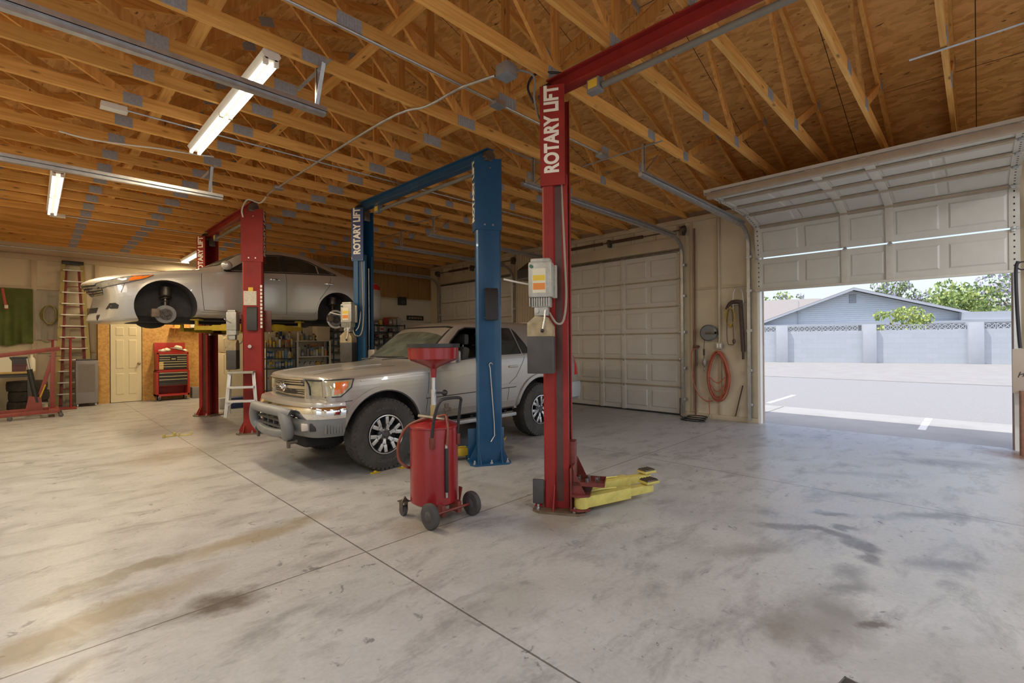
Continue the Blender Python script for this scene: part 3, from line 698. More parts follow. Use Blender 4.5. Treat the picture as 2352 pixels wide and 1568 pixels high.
def lift_arm(root, M, sx, tip, zc, zt, m):
    """arm from a pivot on the yoke to a tip point in the world; a boxed outer arm, an inner slide, a pad"""
    a = M @ Vector((sx * .17, .325, zc + .075)); b = Vector((tip[0], tip[1], zc + .075)); d = (b - a).normalized(); L = (b - a).length
    arm = MB().beam(a + d * .02, a + d * (L * .66), .105, .095, bev=.006).cyl(a - Vector((0, 0, .048)), a + Vector((0, 0, .048)), .062, seg=18).obj('lift_arm', m, root)
    MB().beam(a + d * (L * .45), b + d * .02, .078, .07, bev=.005).obj('arm_slide', m, arm)
    mb = MB(); mb.cyl(b - Vector((0, 0, .03)), b + Vector((0, 0, zt - zc - .10)), .03, seg=12); q = Vector((b.x, b.y, zt))
    mb.beam(q - d * .075 - Vector((0, 0, .012)), q + d * .075 - Vector((0, 0, .012)), .12, .022, bev=.004); pad = mb.obj('adapter_pad', m, arm)
    mb = MB(); mb.beam(q - d * .066, q + d * .066, .105, .02, bev=.003)
    for i in range(4): mb.beam(q - d * (.05 - i * .033) + Vector((0, 0, .01)), q - d * (.042 - i * .033) + Vector((0, 0, .01)), .1, .012)
    mb.obj('pad_rubber', DSTEEL, pad)
    x = Vector((-d.y, d.x, 0)) * .04; z = Vector((0, 0, .055))
    MB().tube([a + x + z, a + d * L * .3 + x * .6 + z * 1.1, a + d * L * .5 + x * .2 + z], .008).obj('restraint_rod', m, arm)
    return arm
ALUM = mat('motor_aluminium', (.50, .49, .44), .45, .5, .25, 25); TANKTOP = mat('tank_tan', (.47, .37, .22), .5, .2, .45, 12)
def power_unit(root, M, x0, y0, z0, s=1.0, tankm=None):
    """pump motor over an oil tank; its face looks along local +x (or -x)"""
    sg = 1 if x0 > 0 else -1
    pu = MB(M).box((x0 - .075, y0 - .10, z0 + .46), (x0 + .075, y0 + .10, z0 + .76), .022).obj('power_unit', ALUM, root, label='grey pump motor over a dark oil tank')
    MB(M).box((x0 - .06, y0 - .085, z0 + .745), (x0 + .06, y0 + .085, z0 + .79), .02).obj('motor_cap', ALUM, pu); mb = MB(M)
    for k in range(9): mb.box((x0 - .068, y0 - .09 + k * .02, z0 + .39), (x0 + .068, y0 - .082 + k * .02, z0 + .46))
    mb.box((x0 - .05, y0 - .08, z0 + .38), (x0 + .05, y0 + .08, z0 + .46), .01); mb.obj('motor_fins', ALUM, pu)
    MB(M).box((x0 - sg * .05 - .02, y0 + .09, z0 + .46), (x0 - sg * .05 + .02, y0 + .125, z0 + .74), .008).obj('capacitor_cover', ALUM, pu)
    xs = x0 + sg * .0765
    MB(M).box((xs - .001, y0 - .06, z0 + .50), (xs + .001, y0 + .05, z0 + .70)).obj('instruction_sticker', mat('sticker_cream', (.7, .66, .5), .5), pu)
    MB(M).box((xs - .0015, y0 - .055, z0 + .60), (xs + .0015, y0 + .045, z0 + .645)).obj('warning_stripe', mat('warning_yellow', (.75, .52, .05), .5), pu)
    MB(M).box((xs - .0015, y0 - .055, z0 + .525), (xs + .0015, y0 + .045, z0 + .58)).obj('danger_stripe', mat('danger_orange', (.72, .24, .04), .5), pu)
    MB(M).cyl((xs - .004, y0 - .07, z0 + .72), (xs + .012, y0 - .07, z0 + .72), .014, seg=12).obj('start_button', mat('button_green', (.02, .14, .07), .4), pu)
    mb = MB(M); mb.box((x0 - .045, y0 - .055, z0 + .31), (x0 + .045, y0 + .06, z0 + .385), .008); mb.cyl((x0 + sg * .045, y0 - .03, z0 + .35), (x0 + sg * .06, y0 - .03, z0 + .35), .018, seg=14); mb.cyl((x0 + sg * .045, y0 + .04, z0 + .35), (x0 + sg * .065, y0 + .04, z0 + .35), .02, seg=14); mb.obj('valve_block', ALUM, pu)
    mb = MB(M); mb.tube([(x0 + sg * .075, y0 + .045, z0 + .36), (x0 + sg * .09, y0 + .04, z0 + .27), (x0 + sg * .10, y0 + .025, z0 + .19)], .006); mb.obj('release_lever', STEEL, pu)
    MB(M).sph((x0 + sg * .10, y0 + .024, z0 + .185), .016).obj('lever_knob', BLACK, pu)
    mb = MB(M); mb.prism([(y0 - .11, z0 + .14), (y0 + .10, z0 + .14), (y0 + .10, z0 + .22), (y0 + .05, z0 + .30), (y0 - .04, z0 + .31), (y0 - .11, z0 + .25)], x0 - .07, x0 + .07, 'YZ'); mb.obj('tank_neck', TANKTOP, pu)
    MB(M).box((x0 - .072, y0 - .112, z0 - .17), (x0 + .072, y0 + .105, z0 + .14), .008).obj('oil_tank', tankm or mat('tank_grey', (.075, .068, .062), .45, .2, .3, 6), pu)
    MB(M).tube(smooth_path([(x0 - sg * .02, y0 + .06, z0 + .34), (x0 - sg * .02, y0 + .12, z0 + .25), (x0 - sg * .08, y0 + .17, z0 + .27), (x0 - sg * .12, y0 + .19, z0 + .45), (x0 - sg * .14, y0 + .18, z0 + .8), (x0 - sg * .15, y0 + .15, z0 + 1.6)], 6), .010).obj('hydraulic_hose', mat('hose_grey', (.30, .26, .2), .5), pu)
    MB(M).tube(smooth_path([(x0, y0 - .10, z0 + .58), (x0 + sg * .02, y0 - .2, z0 + .60), (x0 + sg * .03, y0 - .32, z0 + .63)], 5), .008).obj('motor_cable', mat('cable_white', (.62, .60, .55), .5), pu)
    return pu
def lift(name_label, near, far, cm, dm, plate_m, zc, arm_m, arms, text_near, sign_far, beam_m, pu, visible_near=True, sign_near=None, text_m=CREAMT):
    root = thing('two_post_lift', name_label, 'car lift', (0, 0, 0))
    Mn = lift_column(root, near, False, cm, dm, text_near, sign_near, plate_m, zc, None, text_m) if visible_near else None
    Mf = lift_column(root, far, True, cm, dm, (1,), sign_far, plate_m, zc, None, text_m)
    a, b = Vector((near[0] + .06, near[1] + .02, 0)), Vector((far[0] + .06, far[1] - .02, 0))
    d = (b - a).normalized(); zb = HT + .07
    mb = MB(); A, B = a + Vector((0, 0, zb)), b + Vector((0, 0, zb)); up_ = Vector((0, 0, .06))
    mb.beam(A, B, .012, .13); mb.beam(A + up_, B + up_, .11, .014, bev=.003); mb.beam(A - up_, B - up_, .11, .014, bev=.003)
    bm_ = mb.obj('overhead_beam', beam_m, root)
    o = Vector((.065, 0, -.13)); MB().cyl(A + o + d * .25, B + o - d * .52, .026, seg=14).obj('shutoff_bar', mat('foam_grey', (.21, .195, .17), .7, 0, .15, 9), bm_)
    q = B - d * .44 + Vector((.055, 0, -.1)); sw = MB().beam(q - d * .07, q + d * .05, .08, .15, bev=.005).obj('limit_switch', MGREY, bm_)
    MB().beam(q - d * .055 + Vector((0, 0, -.01)), q + d * .035 + Vector((0, 0, -.01)), .084, .07).obj('switch_label', mat('warning_yellow', (.75, .52, .05), .5), sw)
    for P, s in ((a, 1), (b, -1)):
        if P is a and not visible_near: continue
        mb = MB(); c = Vector((P.x - .03, P.y, HT)); mb.box((c.x - .08, c.y - .05, HT - .04), (c.x + .10, c.y + .05, HT + .0), .006); mb.cyl((c.x, c.y - .03, HT + .03), (c.x, c.y + .03, HT + .03), .075, seg=18)
        mb.obj('cable_pulley', DSTEEL, bm_)
        MB().box((c.x + .05, c.y - .012 + s * .05, HT - .16), (c.x + .16, c.y + .0 + s * .05, HT + .02), .003).obj('beam_bracket', DSTEEL, bm_)
    for which, sx, tip, zt in arms: lift_arm(root, Mn if which == 'n' else Mf, sx, tip, zc, zt, arm_m)
    return root, Mn, Mf
# the near red lift: only one of its posts is inside the frame
near_red, _, Mr = lift('red two-post lift nearest the camera with its yellow arms folded on the floor', (3.24, -1.0), (3.24, 2.765), RED, REDD, mat('oily_plate', (.22, .16, .10), .5, .3, .4, 9), .03, YELD,
                       [('f', -1, (4.30, 2.37), .17), ('f', 1, (4.00, 2.18), .17)], (), RED, RED, None, True)
power_unit(near_red, Mr, .27, .015, 1.36)
MB(Mr).tube([(-.02, .17, .1), (-.02, .17, 2.7)], .008).tube([(.03, .19, .1), (.03, .19, 2.7)], .006).obj('lifting_cable', STEEL, near_red)
MB(Mr).box((.125, -.10, .05), (.155, .00, .26), .01).obj('side_box', DGREY, near_red)
mb = MB(Mr); mb.box((-.02, .26, .24), (.20, .52, .252), .003); mb.box((-.02, .26, .252), (-.015, .52, .275)); mb.box((.195, .26, .252), (.20, .52, .275)); mb.box((-.02, .515, .252), (.2, .52, .275)); mb.box((-.02, .255, .24), (.2, .262, .40)); tray = mb.obj('tool_tray', REDD, near_red); MB().tube(smooth_path([(3.17, 2.83, 3.60), (3.13, 2.86, 3.74), (3.18, 2.80, 3.85), (3.30, 2.66, 3.85), (3.34, 2.55, 3.80)], 6), .011).obj('crossover_hose', BLACK, near_red)
tx = mat('socket_steel', (.5, .5, .5), .35, .9)
for i in range(9):
    lx, ly = .02 + .055 * (i % 3) + random.uniform(-.01, .01), .30 + .075 * (i // 3) + random.uniform(-.01, .01); p = Mr @ Vector((lx, ly, .2525))
    q = MB().cyl((p.x, p.y, p.z), (p.x, p.y, p.z + .03), .014, seg=10).obj('socket', tx if i % 2 else DSTEEL)
    tag(q, 'small steel adapter on the red lift tray, %s from its back corner' % ORD[i], 'socket', 'adapters on the red lift tray')
# the blue lift over the silver SUV
blue, Mbn, Mbf = lift('blue two-post lift standing either side of the silver SUV', (3.85, 4.17), (3.82, 7.36), BLUE, BLUE, BLUE, .03, YEL,
                      [('n', -1, (3.42, 4.72), .16), ('n', 1, (4.5, 4.65), .16), ('f', -1, (4.5, 6.8), .16), ('f', 1, (3.2, 6.8), .16)], (-1,), NAVY, BLUE, None, text_m=CREAMT)
power_unit(blue, Mbf, .27, .0, 1.33)
def lock_cover(root, M, m, x=.02, z=1.72):
    mb = MB(M); mb.prism([(-.06, z), (-.02, z), (0, z + .0), (0, z + .38), (-.035, z + .38), (-.06, z + .33)], x - .075, x + .075, 'YZ'); o = mb.obj('lock_cover', m, root)
    mb = MB(M)
    for sx in (-.07, .07): mb.cyl((x + sx, -.02, z + .03), (x + sx, -.008, z + .03), .009, seg=8)
    mb.obj('cover_screw', STEEL, o)
lock_cover(blue, Mbn, BLACK)
MB(Mbf).tube([(-.04, .18, .1), (-.04, .18, 2.7)], .010).obj('lifting_cable', STEEL, blue)
MB(Mbf).tube(smooth_path([(.1, .10, 2.75), (.11, .14, 2.4), (.12, .13, 2.0), (.16, .12, 1.75), (.22, .1, 1.66)], 5), .008).obj('power_lead', mat('cable_white', (.62, .60, .55), .5), blue)
rod = MB(Mbn).tube(smooth_path([(.03, -.012, 1.19), (.01, -.03, 1.21), (-.01, -.02, 1.19), (.0, -.016, 1.15)], 4) + [Vector((.045, -.016, .50)), Vector((.05, -.016, .34)), Vector((.0, -.03, .27))], .006)
tag(rod.obj('hook_rod', mat('bare_rod', (.62, .60, .57), .4, .6)), 'thin bent metal rod hooked on the back of the blue lift post', 'rod')
# the rear red lift holds the sedan up
rear, Mrn, Mrf = lift('red two-post lift at the rear holding up the silver sedan', (2.53, 8.42), (2.52, 11.44), RED, REDD, mat('oily_plate', (.22, .16, .10), .5, .3, .4, 9), 1.66, YEL,
                      [('n', -1, (1.95, 9.35), 1.885), ('n', 1, (3.62, 9.30), 1.885), ('f', -1, (3.62, 10.45), 1.885), ('f', 1, (1.95, 10.45), 1.885)], (1,), RED, RED, None, text_m=CREAMT)
power_unit(rear, Mrn, -.30, .05, 1.22)
lock_cover(rear, Mrn, BLACK, .0, 1.68)
MB(Mrn).box((-.13, -.004, 2.09), (.06, -.001, 2.32)).obj('instruction_sheet', mat('sheet_cream', (.70, .66, .56), .6, 0, .25, 40), rear)
MB(Mrn).box((-.06, -.005, 2.32), (.01, -.001, 2.38)).obj('yellow_tag', mat('warning_yellow', (.75, .52, .05), .5), rear)
mb = MB(Mrn)
for k in range(12): mb.box((.115, -.004, 1.72 + k * .06), (.145, -.001, 1.72 + k * .06 + .042))
mb.obj('height_marks', CREAMT, rear)
mb = MB(Mrn); mb.cyl((-.03, -.05, 1.42), (-.03, 0, 1.42), .02, seg=12); mb.cyl((-.03, -.065, 1.42), (-.03, -.05, 1.42), .028, seg=12); mb.obj('lock_knob', STEEL, rear)

# ================================================================== cars
def glass_mat(name, tint, film=0.06, filmc=(.5, .5, .46), gl=.10):
    m = bpy.data.materials.new(name); m.use_nodes = True; nt = m.node_tree; L = nt.links.new
    for n in list(nt.nodes): nt.nodes.remove(n)
    out = nd(nt, 'ShaderNodeOutputMaterial'); tr = nd(nt, 'ShaderNodeBsdfTransparent'); tr.inputs[0].default_value = (*tint, 1)
    g = nd(nt, 'ShaderNodeBsdfGlossy'); g.inputs['Roughness'].default_value = .03; df = nd(nt, 'ShaderNodeBsdfDiffuse'); df.inputs[0].default_value = (*filmc, 1)
    lw = nd(nt, 'ShaderNodeLayerWeight'); lw.inputs[0].default_value = .25
    mr = nd(nt, 'ShaderNodeMapRange'); L(lw.outputs['Fresnel'], mr.inputs['Value']); mr.inputs['To Min'].default_value = gl * .6; mr.inputs['To Max'].default_value = .7
    m1 = nd(nt, 'ShaderNodeMixShader'); L(mr.outputs[0], m1.inputs[0]); L(tr.outputs[0], m1.inputs[1]); L(g.outputs[0], m1.inputs[2])
    tc = nd(nt, 'ShaderNodeTexCoord'); nz = nd(nt, 'ShaderNodeTexNoise'); nz.inputs['Scale'].default_value = 5; nz.inputs['Detail'].default_value = 4; L(tc.outputs['Object'], nz.inputs['Vector'])
    ml = nd(nt, 'ShaderNodeMath', operation='MULTIPLY'); L(nz.outputs['Fac'], ml.inputs[0]); ml.inputs[1].default_value = film * 2
    m2 = nd(nt, 'ShaderNodeMixShader'); L(ml.outputs[0], m2.inputs[0]); L(m1.outputs[0], m2.inputs[1]); L(df.outputs[0], m2.inputs[2]); L(m2.outputs[0], out.inputs[0])
    return m
TINT = glass_mat('tinted_glass', (.30, .31, .31), .05)
WSGL = glass_mat('dusty_windscreen', (.42, .48, .44), .16, (.42, .44, .36))
LENS = mat('lamp_lens', (.50, .47, .33), .10, .25, .35, 9, coat=.7, stretch=(1, 1, 3)); LENS2 = mat('sedan_lens', (.46, .46, .44), .1, .45, .45, 14, coat=.7)
AMBER = mat('amber_lens', (.72, .17, .02), .15, 0, .15, 14, coat=.6)
REDLENS = mat('red_lens', (.55, .015, .02), .15, coat=.6)
SILV = mat('silver_car_paint', (.44, .41, .375), .30, .55, .10, 3, coat=.45)
SILV2 = mat('silver_sedan_paint', (.54, .525, .50), .28, .5, .08, 2, coat=.45)
SEAM = mat('panel_gap', (.05, .047, .045), .7)
LINER = mat('arch_liner', (.055, .050, .052), .8, 0, .3, 12)
def car_section(s, lift_=0.0, inset=0.0, floor=None):
    x, zb, zbelt, zt, wb, wm, wl, wt, cr, bow = s
    if floor is not None: zb = floor(zbelt)
    wb, wm, wl, wt = [w - inset for w in (wb, wm, wl, wt)]; zt -= inset * .9; h = zbelt - zb; g = zt - zbelt
    P = [(0, zb), (wb - .07, zb), (wb, zb + .05 * min(1, h / .5)), (wm - .005, zb + .42 * h), (wm, zb + .78 * h), (wl, zbelt), (wl + (wt - wl) * .16, zbelt + .12 * g), (wl + (wt - wl) * .58, zbelt + .55 * g),
         (wt, zt - cr - .16 * min(g, .25)), (wt - .06, zt - cr - .0), (wt * .5, zt - cr * .3), (0, zt)]
    full = [(y, z) for y, z in P] + [(-y, z) for y, z in P[-2:0:-1]]
    return [Vector((x + bow * (y / max(.3, wm)) ** 2, y, z)) for y, z in full]
def car_loft(stations, lv, **k):
    bm = bmesh.new(); rings = [[bm.verts.new(v) for v in car_section(s, **k)] for s in stations]
    n = len(rings[0])
    for A, B in zip(rings, rings[1:]):
        for i in range(n): bm.faces.new((A[i], A[(i + 1) % n], B[(i + 1) % n], B[i]))
    bm.faces.new(rings[0][::-1]); bm.faces.new(rings[-1])
    bmesh.ops.recalc_face_normals(bm, faces=bm.faces[:])
    me = bpy.data.meshes.new('body'); bm.to_mesh(me); bm.free()
    o = link('body', me)
    if lv:
        md = o.modifiers.new('s', 'SUBSURF'); md.levels = lv; md.render_levels = lv; apply_mods(o)
    return o
def boolean(o, cutters):
    for c in cutters:
        c.parent = o.parent
        md = o.modifiers.new('b', 'BOOLEAN'); md.operation = 'DIFFERENCE'; md.solver = 'EXACT'; md.object = c
        try: md.material_mode = 'TRANSFER'
        except Exception: pass
    apply_mods(o)
    for c in cutters: bpy.data.objects.remove(c)
    return o
def cutter(mb, m): return mb.obj('cutter', m)
class Car:
    def __init__(s, root, stations, paint, lv=2):
        s.root, s.paint = root, paint
        s.body = car_loft(stations, lv); s.body.data.materials.append(paint); s.body.parent = root; s.body.matrix_parent_inverse = Matrix()
        bm = bmesh.new(); bm.from_mesh(s.body.data); s.bvh = BVHTree.FromBMesh(bm); bm.free()
    def hit(s, a, b, plane, sg):
        if plane == 'XZ': o, d = Vector((a, sg * 2.5, b)), Vector((0, -sg, 0))
        elif plane == 'YZ': o, d = Vector((sg * -12 if sg > 0 else 12, a, b)), Vector((sg, 0, 0))
        else: o, d = Vector((a, b, 5)), Vector((0, 0, -1))
        h = s.bvh.ray_cast(o, d)
        if h[0] is None:
            q = Vector((a, 0, b)) if plane == 'XZ' else Vector((0, a, b)); h = s.bvh.find_nearest(o + d * 1.6 if plane == 'XZ' else o + d * 11)
        n = h[1]
        return h[0], (n if n.dot(d) < 0 else -n)
    def patch(s, name, poly, m, plane='XZ', sg=-1, off=.003, parent=None, cuts=3, thick=.004, label=None):
        bm = bmesh.new(); vs = [bm.verts.new((a, b, 0)) for a, b in poly]; f = bm.faces.new(vs)
        bmesh.ops.triangulate(bm, faces=[f])
        for _ in range(cuts):
            es = [e for e in bm.edges if e.calc_length() > .06]
            if es: bmesh.ops.subdivide_edges(bm, edges=es, cuts=1); bmesh.ops.triangulate(bm, faces=bm.faces[:])
        top = {}
        for v in list(bm.verts):
            p, n = s.hit(v.co.x, v.co.y, plane, sg); top[v] = (p + n * off, n)
        for v, (p, n) in top.items(): v.co = p
        bm.normal_update()
        r = bmesh.ops.extrude_face_region(bm, geom=bm.faces[:]); nv = [g for g in r['geom'] if isinstance(g, bmesh.types.BMVert)]
        # the copied verts become the under side
        for v in nv:
            q = s.bvh.find_nearest(v.co); d = (v.co - q[0]); v.co = v.co - (q[1] if d.dot(q[1]) >= 0 else -q[1]) * thick
        bmesh.ops.recalc_face_normals(bm, faces=bm.faces[:])
        mb = MB(); mb.bm.free(); mb.bm = bm
        o = mb.obj(name, m, parent or s.root, 40)
        if label: o['label'] = label
        return o
    def strip(s, name, pts, w, m, plane='XZ', sg=-1, off=.004, parent=None, th=.006, seg=.05):
        pts = [Vector(p) for p in pts]; q = []
        for a, b in zip(pts, pts[1:]):
            n = max(1, int((b - a).length / seg)); q += [a.lerp(b, i / n) for i in range(n)]
        q.append(pts[-1]); bm = bmesh.new(); rows = []
        for i, p in enumerate(q):
            t = q[min(i + 1, len(q) - 1)] - q[max(i - 1, 0)]; t.normalize(); nn = Vector((-t.y, t.x)) * w / 2
            ww = []
            for e in (p - nn, p + nn):
                h, n = s.hit(e.x, e.y, plane, sg); ww += [bm.verts.new(h - n * .002), bm.verts.new(h + n * off)]
            rows.append([ww[0], ww[1], ww[3], ww[2]])
        for A, B in zip(rows, rows[1:]):
            for k in range(4): bm.faces.new((A[k], A[(k + 1) % 4], B[(k + 1) % 4], B[k]))
        bm.faces.new(rows[0][::-1]); bm.faces.new(rows[-1]); bmesh.ops.recalc_face_normals(bm, faces=bm.faces[:])
        mb = MB(); mb.bm.free(); mb.bm = bm
        return mb.obj(name, m, parent or s.root, 40)
def tyre(R, W, r_in, tread=True):
    """lathe about Y; the outer side looks to -y"""
    h = W / 2
    prof = [(r_in, -h * .80), (r_in + .02, -h * .95), (R * .80, -h * 1.03), (R * .93, -h * .97), (R * .985, -h * .80), (R, -h * .55), (R, h * .55), (R * .985, h * .80), (R * .93, h * .97), (R * .80, h * 1.03), (r_in + .02, h * .95), (r_in, h * .8)]
    mb = MB(); mb.lathe([(r, -y) for r, y in prof], axis='Y', seg=56, ends=False)
    if tread:
        n = 44
        for k in range(n):
            a = 2 * PI * k / n
            for j, (y0, y1, sh) in enumerate(((-h * .98, -h * .60, 0), (-h * .5, -h * .05, .5), (h * .05, h * .5, 0), (h * .60, h * .98, .5))):
                aa = a + sh * 2 * PI / n; M = Matrix.Rotation(-aa, 4, 'Y')
                b2 = MB(M); b2.bm.free(); b2.bm = mb.bm; b2.box((R - .02 - (.012 if j in (0, 3) else 0), y0, -.021), (R + .003 - (.009 if j in (0, 3) else 0), y1, .021), 0)
    return mb
RIMD = mat('rim_dark', (.03, .03, .032), .4, .3); RIMS = mat('rim_machined', (.62, .62, .63), .28, .9)
def wheel(car_root, x, y, z, R, W, rr, sg, letters=()):
    """sg -1: outer side towards -y"""
    S = Matrix.Diagonal((1, -sg, 1, 1)) if sg > 0 else Matrix()
    M0 = Matrix.Translation((x, y, z)) @ (Matrix.Rotation(PI, 4, 'Z') if sg > 0 else Matrix())
    t = tyre(R, W, rr); me = t.mesh('tyre', 30); me.transform(M0); me.materials.append(RUBBER); ty = link('wheel', me, car_root)
    h = W / 2; mb = MB(M0)
    mb.lathe([(rr + .004, h * .85), (rr + .006, h * .95), (rr - .012, h * .96), (rr - .02, h * .80), (rr - .03, h * .1), (.03, h * .05)], axis='Y', seg=40, ends=False)
    mb.lathe([(rr + .004, h * .85), (rr - .03, -h * .8)], axis='Y', seg=40, ends=False)
    rim = mb.obj('rim', RIMD, ty)
    MB(M0).lathe([(rr - .016, h * .86), (rr - .004, h * .985), (rr + .006, h * .97), (rr + .004, h * .9)], axis='Y', seg=44, ends=False).obj('rim_lip', RIMS, rim)
    mb = MB(M0)
    for k in range(6):
        a = k * PI / 3 + .26
        for da in (-.17, .17):
            A = Vector((math.cos(a) * .055, -h * .70, math.sin(a) * .055)); Bp = Vector((math.cos(a + da * .8) * rr * .55, -h * .80, math.sin(a + da * .8) * rr * .55)); C = Vector((math.cos(a + da * 1.35) * (rr - .014), -h * .84, math.sin(a + da * 1.35) * (rr - .014)))
            mb.beam(A, Bp, .026, .03, (0, 1, 0), .003); mb.beam(Bp, C, .042, .028, (0, 1, 0), .003)
    mb.obj('spoke', RIMS, rim)
    mb = MB(M0); mb.lathe([(.001, h * .84), (.03, h * .84), (.036, h * .78), (.07, h * .74), (.085, h * .6), (.085, h * .3)], axis='Y', seg=28); mb.obj('hub_cap', mat('hub_grey', (.10, .10, .105), .35, .6), rim)
    for k in range(6):
        a = k * PI / 3; MB(M0).cyl((math.cos(a) * .062, -h * .74, math.sin(a) * .062), (math.cos(a) * .062, -h * .86, math.sin(a) * .062), .0095, seg=6).obj('lug_nut', CHROME, rim)
    LT = mat('tyre_lettering', (.10, .10, .10), .7)
    for (txt, a_mid, size, flip) in letters:
        rad = rr + (R * .93 - rr) * .52; n = len(txt); da = size * .80 / rad; tm = []
        bm = bmesh.new()
        for i, ch in enumerate(txt):
            a = a_mid + (-(i - (n - 1) / 2) if not flip else (i - (n - 1) / 2)) * da
            rx = Vector((math.cos(a), 0, math.sin(a))); tx = Vector((math.sin(a), 0, -math.cos(a)))
            if flip: tx, ux = -tx, -rx
            else: ux = rx
            o = text_mesh(ch, size, LT, 'letter', M0 @ frame(rx * rad + Vector((0, -h * 1.025, 0)), tx, ux), None, .002, .02)
            bm.from_mesh(o.data); me = o.data; bpy.data.objects.remove(o); bpy.data.meshes.remove(me)
        b2 = MB(); b2.bm.free(); b2.bm = bm; b2.obj('lettering', LT, ty)
    return ty
def seat(parent, x, y, z, m):
    mb = MB(); mb.box((x, y - .24, z), (x + .13, y + .24, z + .42), .05, Matrix.Rotation(.22, 3, 'Y')); s = mb.obj('seat', m, parent)
    MB().box((x + .15, y - .13, z + .44), (x + .24, y + .13, z + .60), .04).obj('headrest', m, s)
    MB().cyl((x + .18, y - .05, z + .38), (x + .19, y - .05, z + .48), .007).cyl((x + .18, y + .05, z + .38), (x + .19, y + .05, z + .48), .007).obj('headrest_post', STEEL, s)
def oval(cx, cz, a, b, n=16): return [(cx + a * math.cos(2 * PI * i / n), cz + b * math.sin(2 * PI * i / n)) for i in range(n)]

# ------------------------------------------------------------------ the SUV between the blue posts
suv = thing('sport_utility_vehicle', 'dusty silver SUV parked between the blue lift posts, facing left', 'car', (2.86, 5.74, 0))
S = [(-.84, .50, 1.035, 1.08, .76, .78, .73, .58, .01, .16), (-.825, .48, 1.055, 1.11, .80, .825, .775, .64, .01, .16), (-.70, .46, 1.08, 1.14, .835, .86, .82, .66, .01, .13), (-.40, .46, 1.10, 1.165, .85, .875, .84, .68, .01, .06),
     (0, .46, 1.115, 1.19, .855, .88, .85, .70, .01, .06), (.22, .46, 1.125, 1.20, .855, .88, .85, .70, .01, .16), (.38, .46, 1.135, 1.215, .86, .88, .85, .70, .01, .27), (.50, .46, 1.145, 1.27, .86, .88, .85, .71, .015, .26),
     (.80, .46, 1.175, 1.50, .86, .88, .852, .70, .02, .2), (1.12, .46, 1.21, 1.70, .86, .88, .853, .672, .022, .10), (1.34, .46, 1.235, 1.755, .86, .88, .855, .662, .022, .04), (1.9, .46, 1.262, 1.785, .86, .88, .855, .66, .022, 0), (2.6, .46, 1.275, 1.785, .86, .88, .855, .66, .022, 0),
     (3.2, .48, 1.285, 1.765, .855, .875, .85, .655, .022, -.02), (3.44, .49, 1.285, 1.71, .85, .87, .845, .645, .02, -.06), (3.64, .50, 1.27, 1.46, .84, .862, .835, .68, .015, -.09), (3.76, .52, 1.19, 1.25, .83, .855, .815, .70, .01, -.1), (3.82, .54, 1.06, 1.12, .81, .84, .79, .66, .01, -.1), (3.84, .56, 1.0, 1.06, .78, .81, .75, .6, .01, -.1)]
c = Car(suv, S, SILV); body = c.body; body.name = 'body'
cut = []
for ax in (0, 2.70):
    for sg in (-1, 1):
        mb = MB(); mb.cyl((ax, sg * .52, .43), (ax, sg * 1.1, .43), .50, seg=48); cut.append(cutter(mb, LINER))
cav = car_loft([s for s in S if .5 <= s[0] <= 3.45], 1, inset=.05, floor=lambda zb: zb - .28); cav.data.materials.append(mat('cabin_grey', (.10, .095, .09), .8)); cut.append(cav)
W1 = [(.86, 1.205), (1.76, 1.275), (1.73, 1.655), (1.36, 1.66), (1.24, 1.62), (1.06, 1.47)]; W2 = [(1.86, 1.28), (2.30, 1.288), (2.20, 1.66), (1.84, 1.66)]; W2b = [(2.335, 1.29), (2.50, 1.295), (2.44, 1.42), (2.30, 1.60), (2.245, 1.655)]; W3 = [(2.68, 1.32), (3.52, 1.32), (3.36, 1.60), (2.66, 1.64)]
for w in (W1, W2, W2b, W3): cut.append(cutter(MB().prism(w, -1.2, 1.2, 'XZ'), BLACK))
WS = [(-.69, 1.265), (.69, 1.265), (.60, 1.66), (.50, 1.675), (-.50, 1.675), (-.60, 1.66)]; cut.append(cutter(MB().prism(WS, .1, 1.0, 'YZ'), BLACK))
boolean(body, cut)
for sg in (-1, 1):
    for i, w in enumerate((W1, W2, W2b, W3)):
        if i == 0: continue
        c.patch('side_window', w, TINT, sg=sg, off=-.006, thick=.004)
    for w in (W1, W2, W2b, W3): c.strip('window_trim', w + [w[0]], .016, BLACK, sg=sg, off=.002)
c.patch('windscreen', WS, WSGL, 'YZ', 1, -.006, thick=.004)
c.strip('windscreen_seal', WS + [WS[0]], .022, BLACK, 'YZ', 1, .002)
cb = mat('seat_cloth', (.09, .085, .08), .9)
for y in (-.36, .36): seat(suv, 1.35, y, .98, cb); seat(suv, 2.25, y, .98, cb)
mb = MB(); mb.box((.72, -.66, .98), (.98, .66, 1.20), .05); mb.obj('dashboard', DGREY, suv)
MB().lathe([(.18, -.012), (.192, 0), (.18, .012), (.168, 0), (.18, -.012)], (0, 0, 0), 'X', 28, False).obj('steering_wheel', BLACK, suv).matrix_local = Matrix.Translation((1.08, -.36, 1.22)) @ Matrix.Rotation(.45, 4, 'Y')
MB().box((.95, -.18, 1.52), (.97, .05, 1.58), .008).obj('rear_view_mirror', BLACK, suv)
